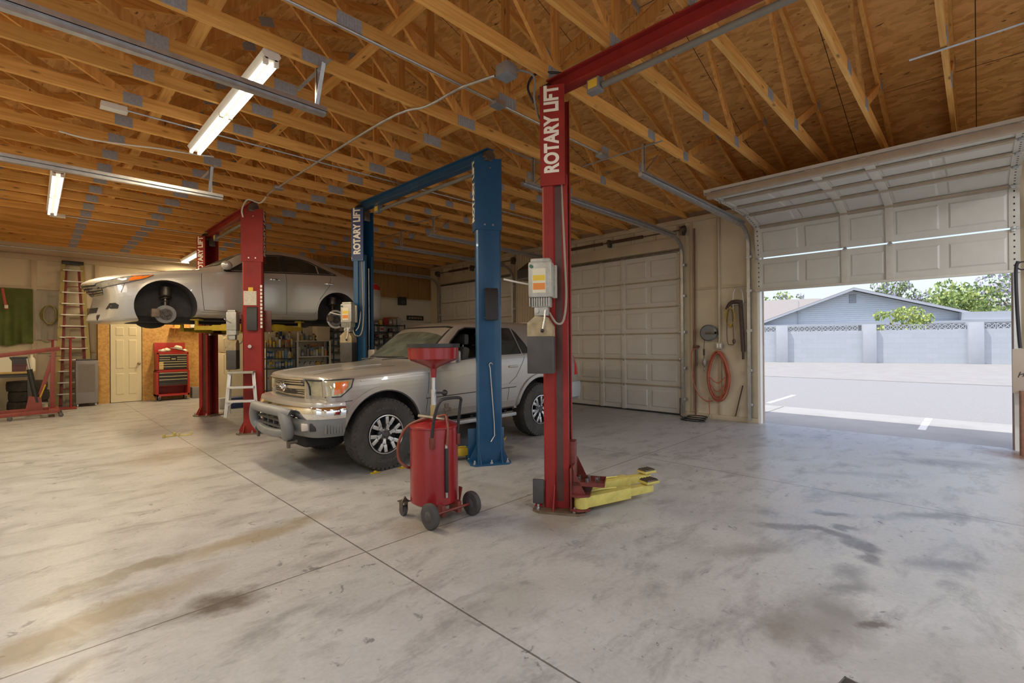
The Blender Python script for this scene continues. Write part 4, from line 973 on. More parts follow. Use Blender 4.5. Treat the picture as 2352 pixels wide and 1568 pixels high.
# grille, lamps, badge
def front_box(name, y0, y1, z0, z1, m, d=.03, par=None, bev=.006, off=0.0):
    """bar following the bowed nose"""
    n = 14; bm = bmesh.new(); rows = []
    for i in range(n + 1):
        y = y0 + (y1 - y0) * i / n; p, _ = c.hit(y, (z0 + z1) / 2, 'YZ', 1); x = p.x - off
        rows.append([bm.verts.new((x - d, y, z0)), bm.verts.new((x - d, y, z1)), bm.verts.new((x + .03, y, z1)), bm.verts.new((x + .03, y, z0))])
    for A, B in zip(rows, rows[1:]):
        for k in range(4): bm.faces.new((A[k], A[(k + 1) % 4], B[(k + 1) % 4], B[k]))
    bm.faces.new(rows[0][::-1]); bm.faces.new(rows[-1]); bmesh.ops.recalc_face_normals(bm, faces=bm.faces[:])
    if bev: bmesh.ops.bevel(bm, geom=[e for e in bm.edges if len(e.link_faces) == 2 and e.calc_face_angle(0) > 1], offset=bev, segments=2, affect='EDGES')
    b = MB(); b.bm.free(); b.bm = bm; return b.obj(name, m, par or suv)
gr = front_box('grille', -.46, .46, .885, 1.06, BLACK, .004)
GCH = mat('grille_champagne', (.62, .57, .47), .25, .8)
for z in (.90, .925, 1.005, 1.032): front_box('grille_slat', -.43, .43, z, z + .012, GCH, .03, gr, .003)
front_box('grille_bar', -.47, .47, .948, .985, GCH, .042, gr)
front_box('grille_frame', -.49, .49, 1.055, 1.075, GCH, .034, gr); front_box('grille_frame', -.45, .45, .868, .888, GCH, .034, gr)
for s_ in (-1, 1): front_box('grille_frame', s_ * .465 - .025, s_ * .465 + .025, .84, 1.07, GCH, .04, gr)
p, _ = c.hit(0, .965, 'YZ', 1); mb = MB(Matrix.Translation((p.x - .052, 0, .968)))
def ring(a, b, dy=0, dz=0): mb.tube([(0, dy + a * math.cos(t * PI / 12), dz + b * math.sin(t * PI / 12)) for t in range(24)], .008, 6, True)
ring(.075, .052); ring(.026, .047); ring(.05, .019, 0, .022); mb.obj('badge', CHROME, gr)
for sg in (-1, 1):
    c.patch('headlight', [(sg * .50, .885), (sg * .50, 1.055), (sg * .745, 1.05), (sg * .745, .885)], LENS, 'YZ', 1, .004, thick=.012, cuts=4)
    c.strip('headlight_frame', [(sg * .50, .885), (sg * .50, 1.06), (sg * .745, 1.056)], .012, BLACK, 'YZ', 1, .012)
    c.patch('corner_lamp', [(-.66, .89), (-.67, 1.05), (-.40, 1.055), (-.42, .98), (-.50, .91), (-.54, .89)], LENS, 'XZ', sg, .006, thick=.02, cuts=4)
    c.patch('turn_signal', [(-.60, .905), (-.575, 1.035), (-.44, 1.04), (-.455, .98), (-.51, .92)], AMBER, 'XZ', sg, .009, thick=.02, cuts=4)
    c.strip('lamp_gasket', [(-.67, .882), (-.53, .882), (-.41, .975), (-.375, 1.065), (-.67, 1.058)], .012, BLACK, 'XZ', sg, .008)
# front bumper: chrome upper, grey lower with a guard
path = [(-.49, .875), (-.60, .86), (-.73, .81), (-.82, .70), (-.87, .45), (-.895, .2), (-.90, 0), (-.895, -.2), (-.87, -.45), (-.82, -.70), (-.73, -.81), (-.60, -.86), (-.49, -.875)]
path = [Vector((a, b)) for a, b in path]; sp = smooth_path([Vector((p.x, p.y, 0)) for p in path], 4); path = [Vector((p.x, p.y)) for p in sp]
sg_ = 1
BG = mat('bumper_grey', (.20, .205, .205), .5, 0, .15, 6)
MB().box((-.90, -.40, .50), (-.86, .40, .70)).obj('guard_backing', BLACK, suv)
bmp = MB().sweep(path, [(-.32, .862), (-.05, .845), (.0, .828), (.012, .80), (.012, .775), (-.14, .775)]).obj('bumper_cap', SILV, suv)
MB().sweep(path, [(-.14, .78), (.012, .782), (.03, .75), (.03, .69), (.014, .655), (-.14, .655)]).obj('chrome_bumper', CHROME, suv)
MB().sweep(path, [(-.14, .66), (.006, .66), (.016, .62), (.0, .52), (-.05, .455), (-.14, .45)]).obj('lower_bumper', BG, suv)
g = [(-.93, -.50, .70), (-.98, -.44, .725), (-1.01, -.25, .735), (-1.02, 0, .735), (-1.01, .25, .735), (-.98, .44, .725), (-.93, .50, .70)]
mb = MB(); mb.tube(smooth_path(g, 5), .055, 12); mb.tube(smooth_path([(-.93, -.42, .49), (-.965, -.22, .475), (-.975, 0, .47), (-.965, .22, .475), (-.93, .42, .49)], 5), .05, 12)
for s_ in (-1, 1): mb.tube(smooth_path([(-.975, s_ * .44, .725), (-.97, s_ * .50, .63), (-.95, s_ * .51, .52), (-.93, s_ * .43, .46)], 5), .06, 12)
mb.obj('bumper_guard', BG, suv)
mb = MB()
for y in (-.26, -.09, .09, .26): mb.box((-.955, y - .016, .48), (-.90, y + .016, .70), .005)
for z in (.53, .6): mb.box((-.96, -.4, z), (-.90, .4, z + .03), .006)
mb.obj('guard_grid', DGREY, suv)
for sg in (-1, 1):
    MB().box((-.80, sg * .73 - .05, .53), (-.73, sg * .73 + .06, .62), .01, Matrix.Rotation(sg * .62, 3, 'Z')).obj('fog_recess', BLACK, suv)
    MB().box((-.862, sg * .62 - .095, .535), (-.79, sg * .62 + .085, .612), .015, Matrix.Rotation(sg * .30, 3, 'Z')).obj('fog_lamp', mat('fog_lens', (.6, .52, .46), .15, coat=.5), suv)
    mb = MB()
    for k in range(7): mb.box((-.70 + k * .03, sg * (.845 + k * .005) - .012, .50), (-.686 + k * .03, sg * (.845 + k * .005) + .012, .59), .003)
    mb.obj('bumper_fin', BG, suv)
    MB().cyl((-.85, sg * .48, .40), (-.95, sg * .48, .40), .022, seg=12).box((-.95, sg * .48 - .02, .34), (-.92, sg * .48 + .02, .40), .005).obj('tow_hook', DSTEEL, suv)
    # flares, mouldings, seams, handles, running board
    for ax in (0, 2.70):
        A = [(ax + .515 * math.cos(t), .43 + .515 * math.sin(t)) for t in [(-.05 + i * (PI + .1) / 22) for i in range(23)]]
        c.strip('wheel_arch_flare', A, .05, SILV, 'XZ', sg, .022); A2 = [(ax + .488 * math.cos(t), .43 + .488 * math.sin(t)) for t in [(-.05 + i * (PI + .1) / 22) for i in range(23)]]
        c.strip('arch_lip', A2, .022, DGREY, 'XZ', sg, .012)
    c.strip('side_moulding', [(.56, .80), (2.15, .83)], .045, SILV, 'XZ', sg, .014); c.strip('moulding_shadow_line', [(.56, .772), (2.15, .802)], .012, SEAM, 'XZ', sg, .013)
    c.strip('lower_cladding', [(.56, .55), (2.15, .57)], .09, SILV, 'XZ', sg, .012)
    for pts in ([(.56, .52), (.585, .80), (.62, 1.13)], [(1.80, .52), (1.80, 1.25)], [(2.02, .86), (2.16, .95), (2.34, 1.2), (2.36, 1.28)], [(2.02, .86), (1.98, .56)], [(-.56, .82), (-.40, .83)]): c.strip('panel_gap', pts, .007, SEAM, 'XZ', sg, .0015)
    c.strip('body_crease', [(-.30, 1.035), (.3, 1.075), (.6, 1.09), (1.7, 1.13)], .016, SILV, 'XZ', sg, .010)
    for hx in (1.58, 2.10): 
        p, n = c.hit(hx, 1.10, 'XZ', sg); MB().box((hx - .09, p.y - .02, 1.085), (hx + .09, p.y + .02, 1.115), .008).obj('door_handle', SILV, suv)
    MB().box((.60, sg * .86 - .06, .385), (2.12, sg * .86 + .06, .435), .015).obj('running_board', mat('board_grey', (.45, .45, .46), .45, .3, .1, 10), suv)
    mb = MB()
    for x in (.7, 1.35, 2.0): mb.box((x, sg * .70 - .08, .40), (x + .05, sg * .70 + .2 * 0 + .1, .46))
    mb.obj('board_bracket', DARK, suv)
    c.patch('tail_light', [(3.60, .90), (3.62, 1.22), (3.75, 1.20), (3.77, .90)], REDLENS, 'XZ', sg, .006, thick=.02)
    p, n = c.hit(.92, 1.22, 'XZ', sg)
    MB().box((.86, sg * .90 - .05, 1.22), (.96, sg * .90 + .06, 1.24)).box((.84, sg * 1.0 - .11, 1.20), (.93, sg * 1.0 + .09, 1.36), .03).obj('door_mirror', SILV, suv)
    c.patch('mud_flap', [(.50, .30), (.50, .56), (.56, .56), (.56, .30)], BLACK, 'XZ', sg, .0)
MB().sweep([(3.22, -.872), (3.5, -.882), (3.72, -.865), (3.83, -.79), (3.885, -.6), (3.91, -.3), (3.915, 0), (3.91, .3), (3.885, .6), (3.83, .79), (3.72, .865), (3.5, .882), (3.22, .872)], [(-.25, .79), (.0, .785), (.018, .76), (.02, .62), (.005, .53), (-.05, .49), (-.25, .49)]).obj('rear_bumper', mat('bumper_pale', (.40, .42, .44), .4, .2), suv)
MB().box((3.1, -.60, 1.77), (3.52, .60, 1.80), .015).obj('roof_spoiler', SILV, suv)
mb = MB()
for y0 in (-.5, .06): mb.tube([(.42, y0 + .42, 1.235), (.50, y0 + .2, 1.255), (.55, y0 - .02, 1.27)], .010)
mb.obj('wiper', BLACK, suv)
mb = MB(); mb.box((-.5, -.50, .38), (3.5, .50, .47)); mb.cyl((0, -.65, .41), (0, .65, .41), .05); mb.cyl((2.7, -.65, .41), (2.7, .65, .41), .06); mb.box((-.75, -.45, .30), (-.3, .45, .45), .04); mb.obj('chassis', DARK, suv)
for p_ in ([(-.80, -.55), (-.4, -.62), (.0, -.66), (.24, -.68)], [(-.80, .55), (-.4, .62), (.0, .66), (.24, .68)]): c.strip('hood_gap', p_, .008, SEAM, 'XY', 1, .0015)
for p_ in ([(-.70, -.34), (-.2, -.38), (.2, -.42)], [(-.70, .34), (-.2, .38), (.2, .42)]): c.strip('hood_crease', p_, .03, SILV, 'XY', 1, .006)
for ax in (0, 2.70):
    for sg in (-1, 1): wheel(suv, ax, sg * .77, .408, .408, .255, .218, sg, (('WRANGLER', PI / 2, .042, False), ('GOODYEAR', -PI / 2, .042, True)))

# ------------------------------------------------------------------ the sedan up on the rear lift
sed = thing('sedan', 'silver sedan raised on the rear red lift with its wheels off', 'car', (1.49, 9.93, 1.72))
S = [(-0.98, 0.13, 0.6, 0.65, 0.62, 0.66, 0.58, 0.4, 0.01, 0.3), (-0.955, 0.09, 0.655, 0.71, 0.72, 0.77, 0.68, 0.5, 0.01, 0.29), (-0.8, 0.08, 0.725, 0.79, 0.82, 0.86, 0.78, 0.6, 0.01, 0.25), (-0.45, 0.09, 0.8, 0.865, 0.87, 0.9, 0.84, 0.64, 0.01, 0.16), (0, 0.17, 0.88, 0.945, 0.89, 0.91, 0.86, 0.68, 0.01, 0.11), (0.32, 0.18, 0.925, 0.99, 0.89, 0.91, 0.87, 0.7, 0.01, 0.16), (0.5, 0.18, 0.95, 1.035, 0.89, 0.91, 0.87, 0.7, 0.01, 0.23), (0.68, 0.18, 0.962, 1.132, 0.89, 0.908, 0.87, 0.7, 0.015, 0.21), (1.02, 0.18, 0.985, 1.348, 0.89, 0.905, 0.87, 0.66, 0.02, 0.13), (1.34, 0.18, 1.0, 1.48, 0.89, 0.905, 0.87, 0.6, 0.025, 0.05), (1.6, 0.18, 1.012, 1.515, 0.89, 0.905, 0.87, 0.575, 0.03, 0), (2.0, 0.18, 1.032, 1.52, 0.89, 0.905, 0.87, 0.57, 0.03, 0), (2.35, 0.18, 1.05, 1.49, 0.89, 0.905, 0.868, 0.575, 0.03, -0.03), (2.62, 0.18, 1.062, 1.402, 0.89, 0.907, 0.866, 0.6, 0.025, -0.06), (2.94, 0.18, 1.072, 1.222, 0.885, 0.905, 0.86, 0.65, 0.015, -0.08), (3.16, 0.19, 1.07, 1.12, 0.88, 0.9, 0.85, 0.68, 0.01, -0.09), (3.4, 0.2, 1.06, 1.105, 0.87, 0.89, 0.82, 0.68, 0.01, -0.12), (3.7, 0.2, 1.03, 1.075, 0.85, 0.88, 0.8, 0.64, 0.01, -0.09), (3.88, 0.22, 0.96, 1.0, 0.8, 0.84, 0.74, 0.56, 0.01, -0.11), (3.95, 0.28, 0.86, 0.9, 0.72, 0.77, 0.64, 0.45, 0.01, -0.13)]
c = Car(sed, S, SILV2); body = c.body; cut = []
for ax in (0, 2.776):
    for sg in (-1, 1): cut.append(cutter(MB().cyl((ax, sg * .48, .34), (ax, sg * 1.15, .34), .405, seg=48), LINER))
cav = car_loft([s for s in S if .6 <= s[0] <= 2.95], 1, inset=.045, floor=lambda zb: zb - .26); cav.data.materials.append(mat('cabin_grey', (.10, .095, .09), .8)); cut.append(cav)
W1 = [(0.88, 1.0), (1.76, 1.05), (1.76, 1.365), (1.52, 1.345), (1.28, 1.253), (1.02, 1.08)]; W2 = [(1.84, 1.055), (2.4, 1.085), (2.4, 1.247), (2.28, 1.309), (2.08, 1.355), (1.84, 1.37)]; W2b = [(2.425, 1.088), (2.7, 1.1), (2.57, 1.173), (2.425, 1.24)]
for w in (W1, W2, W2b): cut.append(cutter(MB().prism(w, -1.2, 1.2, 'XZ'), BLACK))
WS = [(-.66, 1.085), (.66, 1.085), (.52, 1.41), (.44, 1.43), (-.44, 1.43), (-.52, 1.41)]; cut.append(cutter(MB().prism(WS, .2, 1.05, 'YZ'), BLACK))
boolean(body, cut)
for sg in (-1, 1):
    for w in (W1, W2, W2b): c.patch('side_window', w, TINT, sg=sg, off=-.006, thick=.004)
    c.patch('pillar_cover', [(1.76, 1.05), (1.84, 1.055), (1.84, 1.37), (1.76, 1.365)], BLACK, sg=sg, off=.002)
    T_ = [(0.8, 0.985), (0.88, 0.995), (1.02, 1.092), (1.28, 1.272), (1.52, 1.36), (1.8, 1.384), (2.08, 1.37), (2.3, 1.322), (2.58, 1.18), (2.76, 1.098)]
    c.strip('window_trim', T_, .022, BLACK, 'XZ', sg, .003); c.strip('belt_moulding', [(.82, .975), (1.8, 1.035), (2.78, 1.085)], .02, BLACK, 'XZ', sg, .004)
    for pts in ([(.47, .95), (.46, .7), (.50, .30)], [(1.80, .28), (1.80, 1.04)], [(2.66, 1.08), (2.60, .85), (2.42, .60), (2.36, .36), (2.30, .28)], [(.50, .30), (1.4, .27), (2.3, .28)], [(-.55, .52), (-.50, .68), (-.42, .80)]): c.strip('panel_gap', pts, .007, SEAM, 'XZ', sg, .0015)
    c.strip('rocker_panel', [(.45, .235), (2.33, .245)], .08, SILV2, 'XZ', sg, .010)
    for hx in (1.60, 2.60):
        p, n = c.hit(hx, .90, 'XZ', sg); MB().box((hx - .09, p.y - .022, .885), (hx + .09, p.y + .022, .912), .009).obj('door_handle', CHROME, sed)
    MB().box((.80, sg * .90 - .06, 1.0), (.88, sg * .90 + .08, 1.03), .008).sph((.80, sg * 1.01, 1.055), .1, 16, (.85, 1.0, .72)).obj('door_mirror', SILV2, sed)
    c.patch('headlight', [(-.86, .565), (-.80, .665), (-.52, .755), (-.16, .815), (-.28, .745), (-.50, .665), (-.72, .60)], LENS2, 'XZ', sg, .006, thick=.02, cuts=4)
    c.patch('turn_signal', [(-.46, .70), (-.42, .785), (-.16, .817), (-.28, .745)], AMBER, 'XZ', sg, .009, thick=.02, cuts=4)
    c.patch('tail_light', [(3.44, .87), (3.48, .99), (3.76, .985), (3.83, .87)], REDLENS, 'XZ', sg, .006, thick=.02, cuts=4)
    c.patch('fog_lamp_recess', [(-.70, .275), (-.585, .28), (-.575, .335), (-.61, .365), (-.665, .36)], BLACK, 'XZ', sg, .010, thick=.02, cuts=5)
    c.strip('headlight_outline', [(-.86, .565), (-.80, .665), (-.52, .755), (-.16, .815), (-.28, .745), (-.50, .665), (-.72, .60), (-.86, .565)], .010, SEAM, 'XZ', sg, .009)
    A = [(ax_ + .42 * math.cos(t), .34 + .42 * math.sin(t)) for ax_ in (0,) for t in [(-.3 + i * (PI + .6) / 22) for i in range(23)]]; c.strip('wheel_arch_lip', A, .03, SILV2, 'XZ', sg, .008)
    c.strip('wheel_arch_lip', [(p[0] + 2.776, p[1]) for p in A], .03, SILV2, 'XZ', sg, .008)
    # hubs, discs and struts in the empty wheel wells
    for ax, rr in ((0, .14), (2.776, .13)):
        y = sg * .78
        hub = MB().cyl((ax, y - sg * .05, .22), (ax, y + sg * .02, .22), rr, seg=32).obj('brake_disc', mat('disc_grey', (.26, .25, .245), .5, .4, .3, 20), sed); MB().cyl((ax, y + sg * .02, .22), (ax, y + sg * .05, .22), rr * .6, seg=24).cyl((ax, y + sg * .05, .22), (ax, y + sg * .075, .22), .032, seg=16).obj('disc_hat', mat('hat_rust', (.10, .085, .08), .6, .3, .3, 20), hub)
        for k in range(5): a = k * 2 * PI / 5; MB().cyl((ax + .057 * math.cos(a), y + sg * .06, .22 + .057 * math.sin(a)), (ax + .057 * math.cos(a), y + sg * .095, .22 + .057 * math.sin(a)), .007, seg=8).obj('wheel_stud', DSTEEL, hub)
        MB().box((ax - rr - .05, y - .08, .17), (ax - rr + .06, y + .01, .30), .02).obj('brake_caliper', mat('caliper_rust', (.22, .16, .12), .6, .4, .4, 25), hub)
        mb = MB(); mb.cyl((ax + .02, sg * .62, .26), (ax + .04, sg * .55, .62), .026); mb.cyl((ax + .035, sg * .57, .52), (ax + .04, sg * .55, .66), .075, .085, 20); mb.cyl((ax + .035, sg * .57, .50), (ax + .036, sg * .565, .515), .09, seg=20)
        mb.tube([(ax + .035 + .06 * math.cos(t * .7), sg * .56 + .06 * math.sin(t * .7), .40 + t * .006) for t in range(28)], .008, 6); mb.obj('strut', DSTEEL, sed)
        mb = MB(); mb.beam((ax - .05, sg * .3, .18), (ax, sg * .74, .17), .09, .035); mb.beam((ax + .25, sg * .35, .20), (ax + .02, sg * .7, .17), .05, .03); mb.cyl((ax, sg * .2, .22), (ax, sg * .74, .22), .018); mb.tube([(ax + .12, sg * .4, .3), (ax + .06, sg * .6, .38), (ax + .02, sg * .72, .30)], .01); mb.obj('control_arm', DSTEEL, sed)
    if sg: pass
mb = MB(); mb.tube(arc((2.776, .22), .165, .9, 5.2, 22, 'XZ', -.80), .022, 8); mb.obj('dust_shield', mat('shield_white', (.62, .62, .6), .5), sed)
c.patch('windscreen', WS, WSGL, 'YZ', 1, -.006, thick=.004); c.strip('windscreen_seal', WS + [WS[0]], .02, BLACK, 'YZ', 1, .002)
c.patch('rear_window', [(2.46, -.48), (2.96, -.56), (2.96, .56), (2.46, .48)], TINT, 'XY', 1, .004)
suv_keep = suv; suv = sed; GP = [(-.56, .595), (-.50, .50), (.50, .50), (.56, .595), (.44, .655), (-.44, .655)]
gr = c.patch('grille', GP, BLACK, 'YZ', 1, .004, thick=.008, cuts=4)
for z, w_ in ((.515, .50), (.55, .525), (.585, .545), (.62, .50)): c.strip('grille_slat', [(-w_, z), (w_, z)], .016, CHROME, 'YZ', 1, .012, gr)
c.strip('grille_frame', [(-.46, .66), (.46, .66)], .02, CHROME, 'YZ', 1, .012, gr)
c.patch('lower_intake', [(-.36, .23), (.36, .23), (.33, .31), (-.33, .31)], BLACK, 'YZ', 1, .006, thick=.01, cuts=4)
suv = suv_keep
for s_ in (-1, 1): c.strip('hood_gap', [(-.78, s_ * .52), (-.4, s_ * .64), (0, s_ * .72), (.5, s_ * .76)], .008, SEAM, 'XY', 1, .0015)
mb = MB(); mb.box((-.8, -.5, .10), (.45, .5, .20), .03); mb.box((.45, -.55, .15), (2.4, .55, .20), .02); mb.box((2.4, -.5, .12), (3.5, .5, .22), .03); mb.tube(smooth_path([(-.2, .1, .12), (.6, .12, .13), (1.6, .15, .13), (2.4, .2, .14), (3.5, .4, .18)], 5), .03); mb.sph((-.1, -.15, .12), .16, 14, (1.3, 1, .7)); mb.obj('underbody', DARK, sed)
cb2 = mat('seat_beige', (.30, .27, .22), .9)
for y in (-.36, .36): seat(sed, 1.25, y, .78, cb2)
MB().box((2.1, -.6, .8), (2.25, .6, 1.12), .05).obj('rear_bench', cb2, sed)
mb = MB(); mb.box((.75, -.64, .80), (1.0, .64, .985), .05); mb.obj('dashboard', DGREY, sed)

# ================================================================== inner partitions
CREAM = mat('cream_partition', (.66, .62, .50), .7, 0, .08, 2)
mb = MB(); mb.box((4.05, 12.45, 0), (XR, 12.55, 2.80)); mb.box((4.05, 12.55, 0), (4.13, YB, 2.80)); part = structure(mb, 'wall_partition', CREAM)
MB().box((4.05, 12.43, 2.76), (XR, 12.57, 2.81), .004).obj('cap_rail', WALLF, part)
MB().box((4.75, 12.435, 2.1), (XR, 12.45, 2.12)).obj('seam_batten', WALLF, part)
BRN = wood_mat('brown_panel_wood', (.30, .155, .045), (.42, .24, .08), 'Z', False)
mb = MB(); mb.box((5.2, 12.46, 2.81), (XR, 12.52, 3.80)); upper = structure(mb, 'wall_partition_upper', BRN)
for k in range(10): MB().box((5.3 + k * .4, 12.43, 2.81), (5.338 + k * .4, 12.46, 3.80), .003).obj('stud', BRN, upper)
mb = MB(); mb.box((1.16, 15.60, 0), (1.385, 15.66, 2.45)); mb.box((2.035, 15.60, 0), (4.05, 15.66, 2.45)); mb.box((1.385, 15.60, 2.06), (2.035, 15.66, 2.45)); mb.box((1.16, 15.66, 0), (1.22, YB - .05, 2.45)); mb.box((1.16, 15.60, 2.45), (4.05, YB - .05, 2.49))
structure(mb, 'wall_closet', OSBW)
# the six-panel door
D5 = bpy.data.objects.new('door_5', None); COL.objects.link(D5); D5['kind'] = 'structure'
DCR = mat('door_cream', (.74, .66, .44), .5, 0, .05, 5)
mb = MB(); x0, x1, yd = 1.40, 2.02, 15.592; w = x1 - x0; bm = mb.bm; xs = [x0, x0 + .10, x0 + .265, x1 - .265, x1 - .10, x1]; zs = [.012, .20, .74, .86, 1.60, 1.70, 1.92, 2.04]
V = {(i, j): bm.verts.new((x, yd, z)) for i, x in enumerate(xs) for j, z in enumerate(zs)}; cells = []
for i in range(5):
    for j in range(7):
        f = bm.faces.new((V[i, j], V[i + 1, j], V[i + 1, j + 1], V[i, j + 1]))
        if i in (1, 3) and j in (1, 3, 5): cells.append(f)
bmesh.ops.inset_individual(bm, faces=cells, thickness=.016, depth=-.012); bmesh.ops.inset_individual(bm, faces=cells, thickness=.022, depth=.009)
mb.obj('door_leaf', DCR, D5, 20); MB().box((x0, yd + .013, .012), (x1, yd + .04, 2.04)).obj('door_core', DCR, D5)
mb = MB(); mb.sph((x1 - .06, yd - .06, .98), .032).cyl((x1 - .06, yd - .05, .98), (x1 - .06, yd, .98), .013).cyl((x1 - .06, yd - .008, .98), (x1 - .06, yd, .98), .032); mb.obj('door_knob', mat('brass_knob', (.45, .36, .2), .3, .9), D5)

# ================================================================== the waste-oil drainer
dr = thing('oil_drainer', 'red wheeled oil drain drum with a funnel pan on a pole', 'oil drainer', (2.385, 3.285, 0))
prof = [(.001, .115), (.17, .115), (.198, .135), (.20, .16), (.20, .72), (.197, .745), (.205, .75), (.205, .765), (.19, .775), (.12, .805), (.05, .825), (.001, .828)]
dm = MB().lathe(prof, seg=48).obj('drum', mat('drum_red', (.28, .014, .016), .28, 0, .18, 4, coat=.3), dr)
MB().cyl((0, 0, .81), (0, 0, .93), .028).obj('sleeve', mat('brass_collar', (.42, .33, .16), .4, .6), dr)
MB().cyl((0, 0, .92), (0, 0, 1.27), .017).cyl((0, 0, .93), (0, 0, 1.06), .024).obj('pole', STEEL, dr)
MB().cyl((.02, -.02, 1.03), (.055, -.055, 1.03), .008).sph((.065, -.065, 1.03), .026).obj('clamp_knob', BLACK, dr)
pan = MB().lathe([(.022, 1.16), (.03, 1.235), (.06, 1.255), (.19, 1.305), (.208, 1.32), (.212, 1.41), (.216, 1.415), (.216, 1.425), (.203, 1.425), (.20, 1.33), (.06, 1.27), (.018, 1.262), (.018, 1.16)], seg=48, ends=False).obj('funnel_pan', mat('drum_red', (.34, .012, .014)), dr)
MB().lathe([(.204, 1.41), (.222, 1.415), (.222, 1.445), (.200, 1.445), (.198, 1.41)], seg=48, ends=False).obj('pan_rim', BLACK, pan)
mb = MB()
for k in range(-3, 4): a = k * .055; b = math.sqrt(.2 ** 2 - a * a); mb.beam((a, -b, 1.432), (a, b, 1.432), .006, .006); mb.beam((-b, a, 1.432), (b, a, 1.432), .006, .006)
mb.obj('pan_grate', BLACK, pan)
MB().tube(arc((.20, 0), .045, -1.3, 1.3, 10, 'XY', 1.40), .012).tube(arc((.20, 0), .045, -1.3, 1.3, 10, 'XY', 1.36), .012).obj('pan_handle', mat('chrome_handle', (.6, .6, .6), .2, .9), pan)
hp = [(-.13, -.15, .64), (-.13, -.17, .80), (-.115, -.20, .93), (-.09, -.215, .985), (-.05, -.22, 1.0), (.07, -.22, 1.0), (.12, -.215, .985), (.125, -.20, .94), (.13, -.17, .80), (.13, -.15, .66)]
MB().tube(smooth_path(hp, 4), .0125, 10).obj('push_handle', BLACK, dr)
mb = MB()
for s_ in (-1, 1): mb.box((s_ * .13 - .016, -.172, .60), (s_ * .13 + .016, -.13, .69), .004)
mb.obj('handle_bracket', REDD, dr)
MB().tube(smooth_path([(-.03, -.06, .83), (-.10, -.03, .83), (-.19, .10, .76), (-.235, .17, .62), (-.23, .175, .48), (-.19, .13, .42), (-.14, .145, .40)], 7), .012, 10).obj('drain_hose', mat('hose_rust', (.20, .055, .03), .45), dr)
MB().tube(smooth_path([(-.03, -.06, .83), (.03, -.12, .85), (.0, -.185, .80), (-.02, -.212, .70), (-.03, -.212, .62)], 6), .011, 10).obj('outlet_hose', mat('hose_rust', (.20, .055, .03)), dr)
MB().cyl((-.17, -.02, .86), (.03, -.10, .815), .011).obj('hose_nozzle', mat('nozzle_tan', (.55, .47, .30), .4, .5), dr)
mb = MB(); mb.box((-.042, -.222, .24), (-.018, -.196, .60), .006); g_ = mb.obj('level_gauge', BLACK, dr)
mb = MB(); mb.cyl((-.03, -.208, .20), (-.03, -.208, .63), .012); mb.obj('gauge_fitting', STEEL, g_)
mb = MB(); mb.cyl((.11, -.03, .80), (.11, -.03, .87), .012).box((.08, -.045, .865), (.15, -.015, .895), .004).cyl((.11, -.03, .895), (.11, -.03, .93), .02); mb.obj('air_valve', DSTEEL, dr)
mb = MB(); mb.cyl((-.2, -.235, .1015), (.2, -.235, .1015), .012); mb.box((-.10, -.24, .06), (-.06, -.12, .15), .005); mb.box((.06, -.24, .06), (.10, -.12, .15), .005); mb.prism([(-.2, .10), (-.24, .26), (-.2, .26)], .1, .11, 'YZ'); mb.obj('axle', REDD, dr)
for s_ in (-1, 1):
    w_ = MB().lathe([(.035, -.022), (.07, -.027), (.095, -.022), (.10, -.012), (.10, .012), (.095, .022), (.07, .027), (.035, .022)], (s_ * .212, -.235, .1015), 'X', 28).obj('wheel', RUBBER, dr)
    MB().lathe([(.001, -.03), (.03, -.03), (.045, -.02), (.045, .02), (.03, .03), (.001, .03)], (s_ * .212, -.235, .1015), 'X', 20).obj('wheel_hub', DGREY, w_)
for s_ in (-1, 1):
    x, y = s_ * .19, .17
    f_ = MB().box((x - .04, y - .04, .12), (x + .04, y + .04, .128), .002).box((x - .026, y - .02, .04), (x - .02, y + .03, .12)).box((x + .02, y - .02, .04), (x + .026, y + .03, .12)).prism([(-.03 + x, .128), (.03 + x, .128), (x, .17)], y - .02, y - .01, 'XZ').obj('caster', DSTEEL, dr)
    MB().lathe([(.001, -.018), (.03, -.018), (.042, -.014), (.042, .014), (.03, .018), (.001, .018)], (x, y + .01, .0425), 'X', 20).obj('caster_wheel', DGREY, f_)

# ================================================================== along the back wall
CHR = mat('chest_red', (.42, .03, .022), .35, 0, .1, 6); DRW = mat('drawer_dark', (.035, .032, .028), .4); PULL = mat('drawer_pull', (.70, .62, .42), .35, .4)
ch = thing('tool_chest', 'red rolling tool chest with dark drawers against the strand board', 'tool chest', (2.62, 15.10, 0))
cab = MB().box((-.36, 0, .12), (-.315, .45, .77), .004).box((.315, 0, .12), (.36, .45, .77), .004).box((-.36, 0, .12), (.36, .45, .17), .004).box((-.36, 0, .745), (.36, .45, .775), .004).box((-.36, .43, .12), (.36, .45, .77)).box((-.315, .01, .385), (.315, .43, .40)).obj('cabinet', CHR, ch)
for i, (z0, z1) in enumerate(((.65, .735), (.565, .645), (.48, .56), (.40, .475))):
    d_ = MB().box((-.31, -.006, z0), (.31, .40, z1), .003).obj('drawer', DRW, ch)
    if i < 3: MB().box((-.305, -.018, z1 - .018), (.305, -.004, z1 - .003), .003).obj('drawer_pull', PULL, d_)
top = MB().box((-.345, .02, .78), (-.305, .42, 1.26), .004).box((.305, .02, .78), (.345, .42, 1.26), .004).box((-.345, .02, .775), (.345, .42, .81), .004).box((-.345, .40, .78), (.345, .42, 1.26)).box((-.345, .02, 1.215), (.345, .05, 1.265), .004).box((-.305, .05, 1.20), (.305, .40, 1.215)).obj('top_box', CHR, ch)
MB(Matrix.Translation((0, .43, 1.26)) @ Matrix.Rotation(-.12, 4, 'X')).box((-.345, -.01, 0), (.345, .03, .26), .006).obj('lid', CHR, ch)
